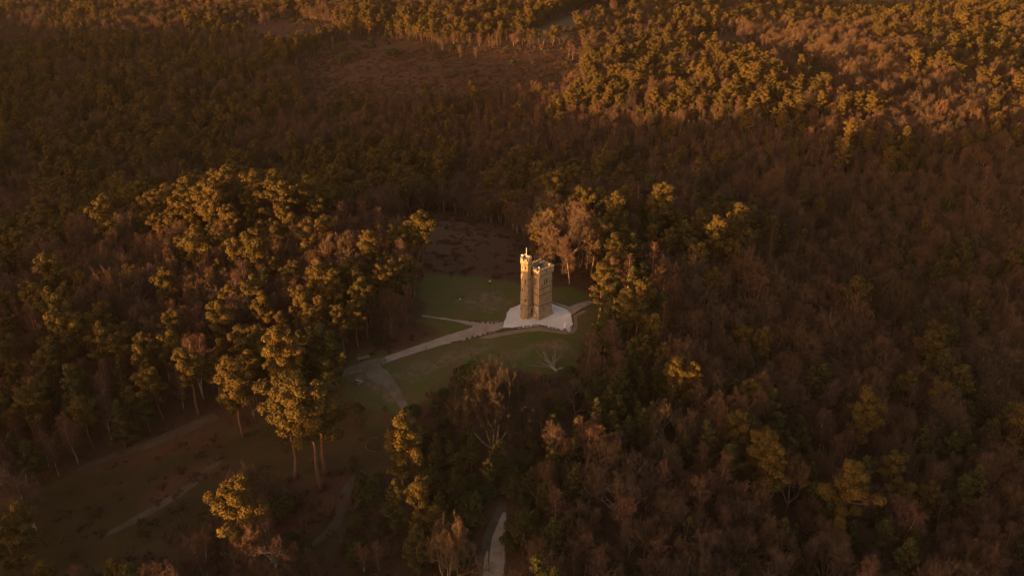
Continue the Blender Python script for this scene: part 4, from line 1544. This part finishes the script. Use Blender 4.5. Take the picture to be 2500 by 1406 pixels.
# ------------------------------------------------------------------ the woods
# stands are drawn round their crowns; each has a mix of kinds and a density
PI_, FI, BI, BA, LA, EB, BB = list(KIND)
STANDS = [
    ([(1385, 225), (1440, 150), (1530, 112), (1700, 112), (1850, 130), (1900, 190), (2020, 200), (2160, 240), (2160, 300), (2000, 275), (1800, 262), (1600, 250), (1400, 250)], {PI_: .66, FI: .12, BI: .10, BA: .12}, 1.0, 1.0),
    ([(1830, 40), (1990, 36), (2200, 110), (2240, 170), (2420, 190), (2420, 320), (2130, 310), (2080, 190), (1960, 140), (1840, 110)], {BA: .92, BI: .04, PI_: .04}, 1.0, .85),
    ([(2130, 50), (2500, 60), (2500, 180), (2420, 130), (2250, 150), (2150, 100)], {FI: .45, PI_: .30, BA: .25}, .9, .8),
    ([(1480, -60), (2600, -60), (2500, 100), (2200, 60), (1900, 50), (1830, 85), (1560, 100), (1480, 60)], {PI_: .62, BI: .10, BA: .28}, .95, .9),
    ([(830, -40), (1480, -60), (1480, 30), (1400, 105), (1200, 105), (1040, 90), (830, 70)], {PI_: .66, BI: .16, BA: .18}, .8, .95),
    ([(-100, -80), (830, -80), (830, 55), (560, 90), (200, 90), (-100, 100)], {BA: .66, PI_: .18, BI: .16}, 1.0, .85),
    ([(640, 90), (800, 75), (820, 110), (700, 150), (640, 135)], {PI_: .7, FI: .3}, 1.0, .8),
    ([(-100, 100), (500, 90), (620, 200), (650, 420), (300, 440), (-100, 440)], {PI_: .40, FI: .28, BA: .24, BI: .08}, 1.0, .95),
    ([(500, 90), (880, 60), (760, 200), (900, 230), (960, 330), (700, 350), (600, 230)], {BA: .52, PI_: .16, FI: .14, BI: .18}, 1.0, .85),
    ([(880, 215), (1180, 185), (1390, 185), (1500, 250), (1560, 310), (1440, 370), (1050, 370), (900, 330)], {BI: .78, BA: .10, PI_: .06, BB: .06}, 1.05, .95),
    ([(560, 340), (1050, 350), (1350, 360), (1360, 480), (1200, 470), (930, 440), (700, 450), (560, 430)], {PI_: .58, FI: .22, BA: .20}, 1.0, .9),
    ([(690, 440), (960, 440), (1300, 470), (1320, 560), (1240, 560), (1000, 530), (940, 600), (800, 500)], {BI: .46, BA: .34, PI_: .20}, 1.0, .85),
    ([(1360, 250), (2160, 280), (2200, 430), (1900, 440), (1500, 420), (1380, 380)], {PI_: .32, FI: .18, BI: .36, BA: .14}, 1.0, .95),
    ([(1260, 420), (1480, 420), (1560, 520), (1480, 660), (1300, 620), (1260, 540)], {PI_: .46, FI: .14, BA: .24, BI: .16}, 1.0, 1.0),
    ([(1480, 430), (1860, 440), (1900, 640), (1860, 860), (1640, 880), (1480, 760), (1480, 620)], {PI_: .18, FI: .12, BA: .36, BI: .24, LA: .10}, 1.0, .95),
    ([(230, 640), (420, 600), (520, 700), (500, 830), (380, 850), (250, 780)], {BI: .50, BA: .24, LA: .14, PI_: .12}, 1.0, .9),
    ([(-100, 480), (300, 440), (620, 420), (860, 440), (1000, 600), (1010, 760), (900, 800), (700, 800), (500, 900), (-100, 840)], {PI_: .34, FI: .06, BI: .28, BA: .25, LA: .07}, 1.0, .90),
    ([(-100, 800), (500, 860), (620, 960), (520, 1010), (300, 1120), (-100, 1180)], {BI: .52, PI_: .18, FI: .10, BA: .20}, 1.0, .9),
    ([(640, 720), (900, 760), (880, 880), (780, 960), (640, 900)], {FI: .40, PI_: .30, BA: .30}, .9, .75),
    ([(1010, 960), (1130, 900), (1320, 960), (1330, 1260), (1000, 1300), (950, 1160)], {EB: .42, FI: .16, BB: .34, BA: .08}, 1.2, .6),
    ([(560, 1290), (980, 1200), (1160, 1280), (1160, 1500), (400, 1500)], {BB: .42, EB: .26, BI: .10, BA: .14, FI: .08}, 1.1, .6),
    ([(1320, 880), (1480, 840), (1620, 900), (1700, 1100), (1600, 1200), (1340, 1150)], {BI: .44, FI: .14, BA: .26, BB: .16}, 1.1, .75),
    ([(1240, 1150), (1700, 1100), (2000, 1250), (2000, 1500), (1240, 1500)], {BA: .56, BI: .22, EB: .08, FI: .06, BB: .08}, 1.05, .75),
    ([(1700, 760), (1950, 700), (2150, 900), (2200, 1120), (1950, 1200), (1750, 960)], {BA: .50, FI: .22, PI_: .06, BI: .22}, 1.0, .95),
    ([(1850, 420), (2600, 400), (2600, 1600), (1900, 1600), (1900, 900)], {BA: .70, BI: .17, PI_: .02, FI: .11}, 1.0, .95),
]
STANDS = [(np.array(p, float), m, d, hs) for p, m, d, hs in STANDS]
DEFAULT = ({BA: .36, BI: .26, PI_: .24, FI: .14}, 1.0, .9)
OPEN = [poly(p) for p in (
    APRON, [(1160, 790), (1110, 780), (1030, 768), (1030, 776), (1100, 800), (1000, 850), (920, 872), (820, 905), (820, 930), (900, 915), (925, 910), (985, 1005), (1010, 1000), (955, 900), (1000, 875), (1180, 825), (1240, 806)],
    [(1390, 745), (1440, 728), (1455, 740), (1400, 775)],
    [(1170, 1235), (1245, 1235), (1240, 1600), (1140, 1600)],
    [(180, 1150), (520, 1010), (560, 1030), (540, 1060), (360, 1110), (200, 1160)],
)] + GRASS[:2] + GRASS[3:] + HEATH[:2]
SPARSE = HEATH[2:] + GRASS[2:3]

X0, X1, Y0, Y1 = -470, 490, -128, 655
NC = 120000
cx, cyy = rng.uniform(X0, X1, NC), rng.uniform(Y0, Y1, NC)
cz = terrain(cx, cyy)
bx, by, dep = project(np.c_[cx, cyy, cz])
kx, ky, _ = project(np.c_[cx, cyy, cz + 10])
vis = (dep > 60) & (kx > -130) & (kx < 2630) & (ky > -45) & (by > -30) & (project(np.c_[cx, cyy, cz + 17])[1] < 1440)
VIEW = [np.array(p, float) for p in (
    [(820, 905), (890, 858), (1030, 770), (1015, 690), (1060, 650), (1290, 600), (1360, 600), (1360, 660), (1470, 727), (1450, 800), (1420, 860), (1400, 910), (1280, 910), (1130, 900), (1090, 950), (1000, 1000), (930, 1000)],
    [(720, 205), (820, 108), (950, 90), (1100, 125), (1420, 115), (1425, 150), (1370, 185), (1150, 205), (900, 215)],
    [(150, 1180), (520, 1010), (640, 1010), (640, 1100), (560, 1180), (440, 1290), (260, 1340), (60, 1340)],
    [(1170, 1250), (1245, 1250), (1240, 1420), (1165, 1420)],
    [(640, 1000), (930, 1005), (945, 1130), (890, 1210), (820, 1210), (640, 1180)],
)]
tx, ty, _ = project(np.c_[cx, cyy, cz + 14])
hide = np.zeros(NC, bool)                    # a tall tree here would stand before the lawn, the heath or the road
for p in VIEW:
    hide |= inside(p, tx, ty) | inside(p, kx, ky)
opn = np.zeros(NC, bool)
for p in OPEN:
    opn |= inside(p, cx, cyy)
spr = np.zeros(NC, bool)
edge = np.zeros(NC)
for p in SPARSE:
    d_ = sdist(p, cx, cyy) + 6 * vnoise(cx / 18, cyy / 18, 51)
    spr |= d_ > 0
    edge = np.maximum(edge, d_)
sid = np.full(NC, -1)
for k in range(len(STANDS) - 1, -1, -1):
    sid[inside(STANDS[k][0], kx, ky)] = k
cell = {}
CS = 8.0


def free(x, y, rad):
    i, j = int(x // CS), int(y // CS)
    for a in (i - 1, i, i + 1):
        for b in (j - 1, j, j + 1):
            for (qx, qy, qr) in cell.get((a, b), ()):
                if (qx - x) ** 2 + (qy - y) ** 2 < (.82 * (qr + rad)) ** 2:
                    return False
    return True


for (x, y, rad) in taken:
    cell.setdefault((int(x // CS), int(y // CS)), []).append((x, y, rad))
trees = []
for n in range(NC):
    if not vis[n] or opn[n]:
        continue
    mix, den, hs = STANDS[sid[n]][1:] if sid[n] >= 0 else DEFAULT
    if spr[n]:
        if rng.uniform() > .03 + .45 * math.exp(-edge[n] / 7):
            continue
        mix, hs = {EB: .5, BB: .35, BI: .15}, .8
    if hide[n]:
        mix, hs = {BB: .6, EB: .4}, .8
    x, y = cx[n], cyy[n]
    cl = vnoise(np.array([x / 26]), np.array([y / 26]), 31)[0]       # kinds grow in patches
    ks = list(mix)
    wts = np.array([mix[k] * (1 if mix[k] > .8 or max(mix.values()) > .8 else math.exp(1.9 * cl) if k in (PI_, FI, EB) else math.exp(-1.2 * cl)) for k in ks])
    kd = ks[rng.choice(len(ks), p=wts / wts.sum())]
    s = hs * (.70 if dep[n] > 430 else .88 if dep[n] > 330 else 1.0) * min(1.35, max(.55, rng.lognormal(-.06, .20))) * (1.0 if kd not in (EB, BB) else 1.15 / max(hs, .5) * rng.uniform(.6, 1.3))
    rad = KIND[kd][3] * s * 1.02 / den
    if not free(x, y, rad):
        continue
    cell.setdefault((int(x // CS), int(y // CS)), []).append((x, y, rad))
    i = int(rng.choice(6, p=[.25, .29, .09, .30, .05, .02])) if kd == BA else int(rng.integers(len(SHAPES[kd]) - (kd == BI)))
    trees.append((kd, i, x, y, s, rng.uniform(0, 6.283), cz[n], kx[n], ky[n], dep[n], rng.normal(0, .03), rng.normal(0, .03)))
print('trees', len(trees))


def zone(x, y):
    if y > 200:
        return 'trees of the far woods', 'in the far woods'
    if y > 70:
        return 'trees of the valley behind the tower', 'in the valley'
    if x < -25 and y > -45:
        return 'trees of the wooded mound', 'on the mound'
    if x > 20 and y > -45:
        return 'trees of the slope past the tower', 'on the slope'
    return 'trees of the near ground below the tower', 'on near ground'


ADJ = ((.80, 'small'), (.95, 'middling'), (1.08, 'large'), (9, 'towering'))
rest = {}
for kd in KIND:
    mine = [t for t in trees if t[0] == kd]
    # largest in the picture first
    fr = [t for t in mine if -20 < t[7] < 2520 and -10 < t[8] < 1420]
    fr.sort(key=lambda t: -(t[4] * KIND[kd][2] / t[9]))
    lim = {EB: 200, BB: 200}.get(kd, 290) - sum(h[0] == kd for h in HERO)
    chosen = fr[:lim]
    ids = {id(t) for t in chosen}
    rest[kd] = [t for t in mine if id(t) not in ids]
    for (_, i, x, y, s, rz, z, px, py, d, l0, l1) in chosen:
        a, b = where(x, y)
        adj = next(n for q, n in ADJ if s < q)
        gname, gword = zone(x, y)
        lb = '%s %s %s %s, %s, %s tower' % (adj, SHAPES[kd][i][0], {'pine_tree': 'pine', 'fir_tree': 'fir', 'birch_tree': 'bare birch', 'bare_tree': 'bare tree', 'larch_tree': 'bare larch', 'evergreen_bush': 'evergreen bush', 'bare_bush': 'bare bush'}[kd], gword, a, b)
        plant(kd, i, x, y, s, rz, (l0, l1), lb, gname)


def scatter(name, pts, protos, label, cat):
    """ONE object: uncountable growth, a cloud of points that carries copies of the shapes"""
    col = bpy.data.collections.new(name + '_shapes')
    for k, me in enumerate(protos):
        o = bpy.data.objects.new('%s_shape_%02d' % (name, k), me)
        col.objects.link(o)
    me = bpy.data.meshes.new(name)
    me.from_pydata([tuple(p[:3]) for p in pts], [], [])
    for nm, tp, vals in (('pick', 'INT', [p[3] for p in pts]), ('size', 'FLOAT', [p[4] for p in pts]), ('turn', 'FLOAT', [p[5] for p in pts])):
        me.attributes.new(nm, tp, 'POINT').data.foreach_set('value', vals)
    o = link(name, me)
    ng = bpy.data.node_groups.new(name, 'GeometryNodeTree')
    ng.interface.new_socket('Geometry', in_out='INPUT', socket_type='NodeSocketGeometry')
    ng.interface.new_socket('Geometry', in_out='OUTPUT', socket_type='NodeSocketGeometry')
    N, L = ng.nodes, ng.links
    gi, go = N.new('NodeGroupInput'), N.new('NodeGroupOutput')
    ip = N.new('GeometryNodeInstanceOnPoints')
    ci = N.new('GeometryNodeCollectionInfo')
    ci.inputs['Collection'].default_value = col
    ci.inputs['Separate Children'].default_value = True
    ci.inputs['Reset Children'].default_value = True

    def na(nm, tp):
        a = N.new('GeometryNodeInputNamedAttribute')
        a.data_type = tp
        a.inputs['Name'].default_value = nm
        return a.outputs['Attribute']
    cmb = N.new('ShaderNodeCombineXYZ')
    L.new(na('turn', 'FLOAT'), cmb.inputs['Z'])
    L.new(gi.outputs[0], ip.inputs['Points'])
    L.new(ci.outputs[0], ip.inputs['Instance'])
    ip.inputs['Pick Instance'].default_value = True
    L.new(na('pick', 'INT'), ip.inputs['Instance Index'])
    L.new(cmb.outputs[0], ip.inputs['Rotation'])
    L.new(na('size', 'FLOAT'), ip.inputs['Scale'])
    L.new(ip.outputs[0], go.inputs[0])
    md = o.modifiers.new('scatter', 'NODES')
    md.node_group = ng
    return tag(o, label, cat, kind='stuff')


def whole(kd, i):
    """trunk and crown in one mesh with two materials"""
    a, b = TM[kd, i]
    bm = bmesh.new()
    bm.from_mesh(a)
    na_ = len(bm.faces)
    bm.from_mesh(b)
    me = bpy.data.meshes.new('shape')
    bm.to_mesh(me)
    bm.free()
    me.materials.clear()
    me.materials.append(KIND[kd][0])
    me.materials.append(b.materials[0])
    me.polygons.foreach_set('material_index', [0 if k < na_ else 1 for k in range(len(me.polygons))])
    return me


NAMES = {
    'pine_tree': ('pine_forest', 'distant mass of pines covering the valley and the far ridge'),
    'fir_tree': ('fir_forest', 'distant mass of pointed dark conifers in the valley'),
    'birch_tree': ('birch_forest', 'distant haze of bare birches filling the valley'),
    'bare_tree': ('bare_forest', 'distant mass of bare brown broadleaf trees'),
    'larch_tree': ('larch_forest', 'distant orange bare larches'),
    'evergreen_bush': ('evergreen_undergrowth', 'dark evergreen undergrowth scattered far off'),
    'bare_bush': ('bare_undergrowth', 'brown twiggy undergrowth scattered far off'),
}
for kd, lst in rest.items():
    if lst:
        scatter(NAMES[kd][0], [(t[2], t[3], t[6] - .08, t[1], t[4], t[5]) for t in lst], [whole(kd, i) for i in range(len(SHAPES[kd]))], NAMES[kd][1], 'forest')

# dead bracken and twiggy scrub on the heath and under the trees
bp_, k = [], 0
NB = 60000
qx, qy = rng.uniform(-300, 300, NB), rng.uniform(-128, 420, NB)
zq = terrain(qx, qy)
px_, py_, dq = project(np.c_[qx, qy, zq])
ok = (px_ > -60) & (px_ < 2560) & (py_ > 0) & (py_ < 1440) & (dq > 0)
hz = np.zeros(NB)
for p in HEATH:
    hz = np.maximum(hz, np.clip(sdist(p, qx, qy) / 4 + .5, 0, 1))
gz = np.zeros(NB)
for p in GRASS + OPEN[:5]:
    gz = np.maximum(gz, np.clip(sdist(p, qx, qy) / 2 + .5, 0, 1))
pat = vnoise(qx / 6, qy / 6, 41)
dens = np.where(hz > .3, np.where(pat > -.25, .85, .25), np.where(gz > .1, np.where((pat > .62) & (gz < .9), .25, 0), .22))
low = np.clip(sdist(GRASS[1], qx, qy) / 3 + .5, 0, 1)
dens = np.where((low > .5) & (hz <= .3), np.where(pat + .6 * vnoise(qx / 2.5, qy / 2.5, 42) > .25, .5, .04), dens)
ok &= rng.uniform(0, 1, NB) < dens
ok &= ~np.any([inside(p, qx, qy) for p in OPEN[:5]], axis=0)
for n in np.nonzero(ok)[0]:
    bp_.append((qx[n], qy[n], zq[n] - .03, int(rng.integers(4)), float(rng.uniform(.5, 1.25) * (1.25 if dq[n] > 350 else 1)), float(rng.uniform(0, 6.28))))
print('bracken', len(bp_))
scatter('bracken_undergrowth', bp_, [tuft_mesh(80 + k).mesh('shape', M['bracken']) for k in range(4)], 'red brown dead bracken covering the heath and the woodland floor', 'bracken')

# ------------------------------------------------------------------ the evening air
hb = MB()
hb.box((0, 400, 42), (3040, 3640, 196))
hm = bpy.data.materials.new('haze')
hm.use_nodes = True
n_ = hm.node_tree
n_.nodes.remove(n_.nodes['Principled BSDF'])
pv = n_.nodes.new('ShaderNodeVolumePrincipled')
pv.inputs['Color'].default_value = (.80, .62, .52, 1)
pv.inputs['Density'].default_value = HAZE
pv.inputs['Anisotropy'].default_value = .1
n_.links.new(pv.outputs[0], n_.nodes['Material Output'].inputs['Volume'])
tag(hb.build('haze', hm), 'thin warm evening haze filling the air over the woods', 'haze', kind='stuff')
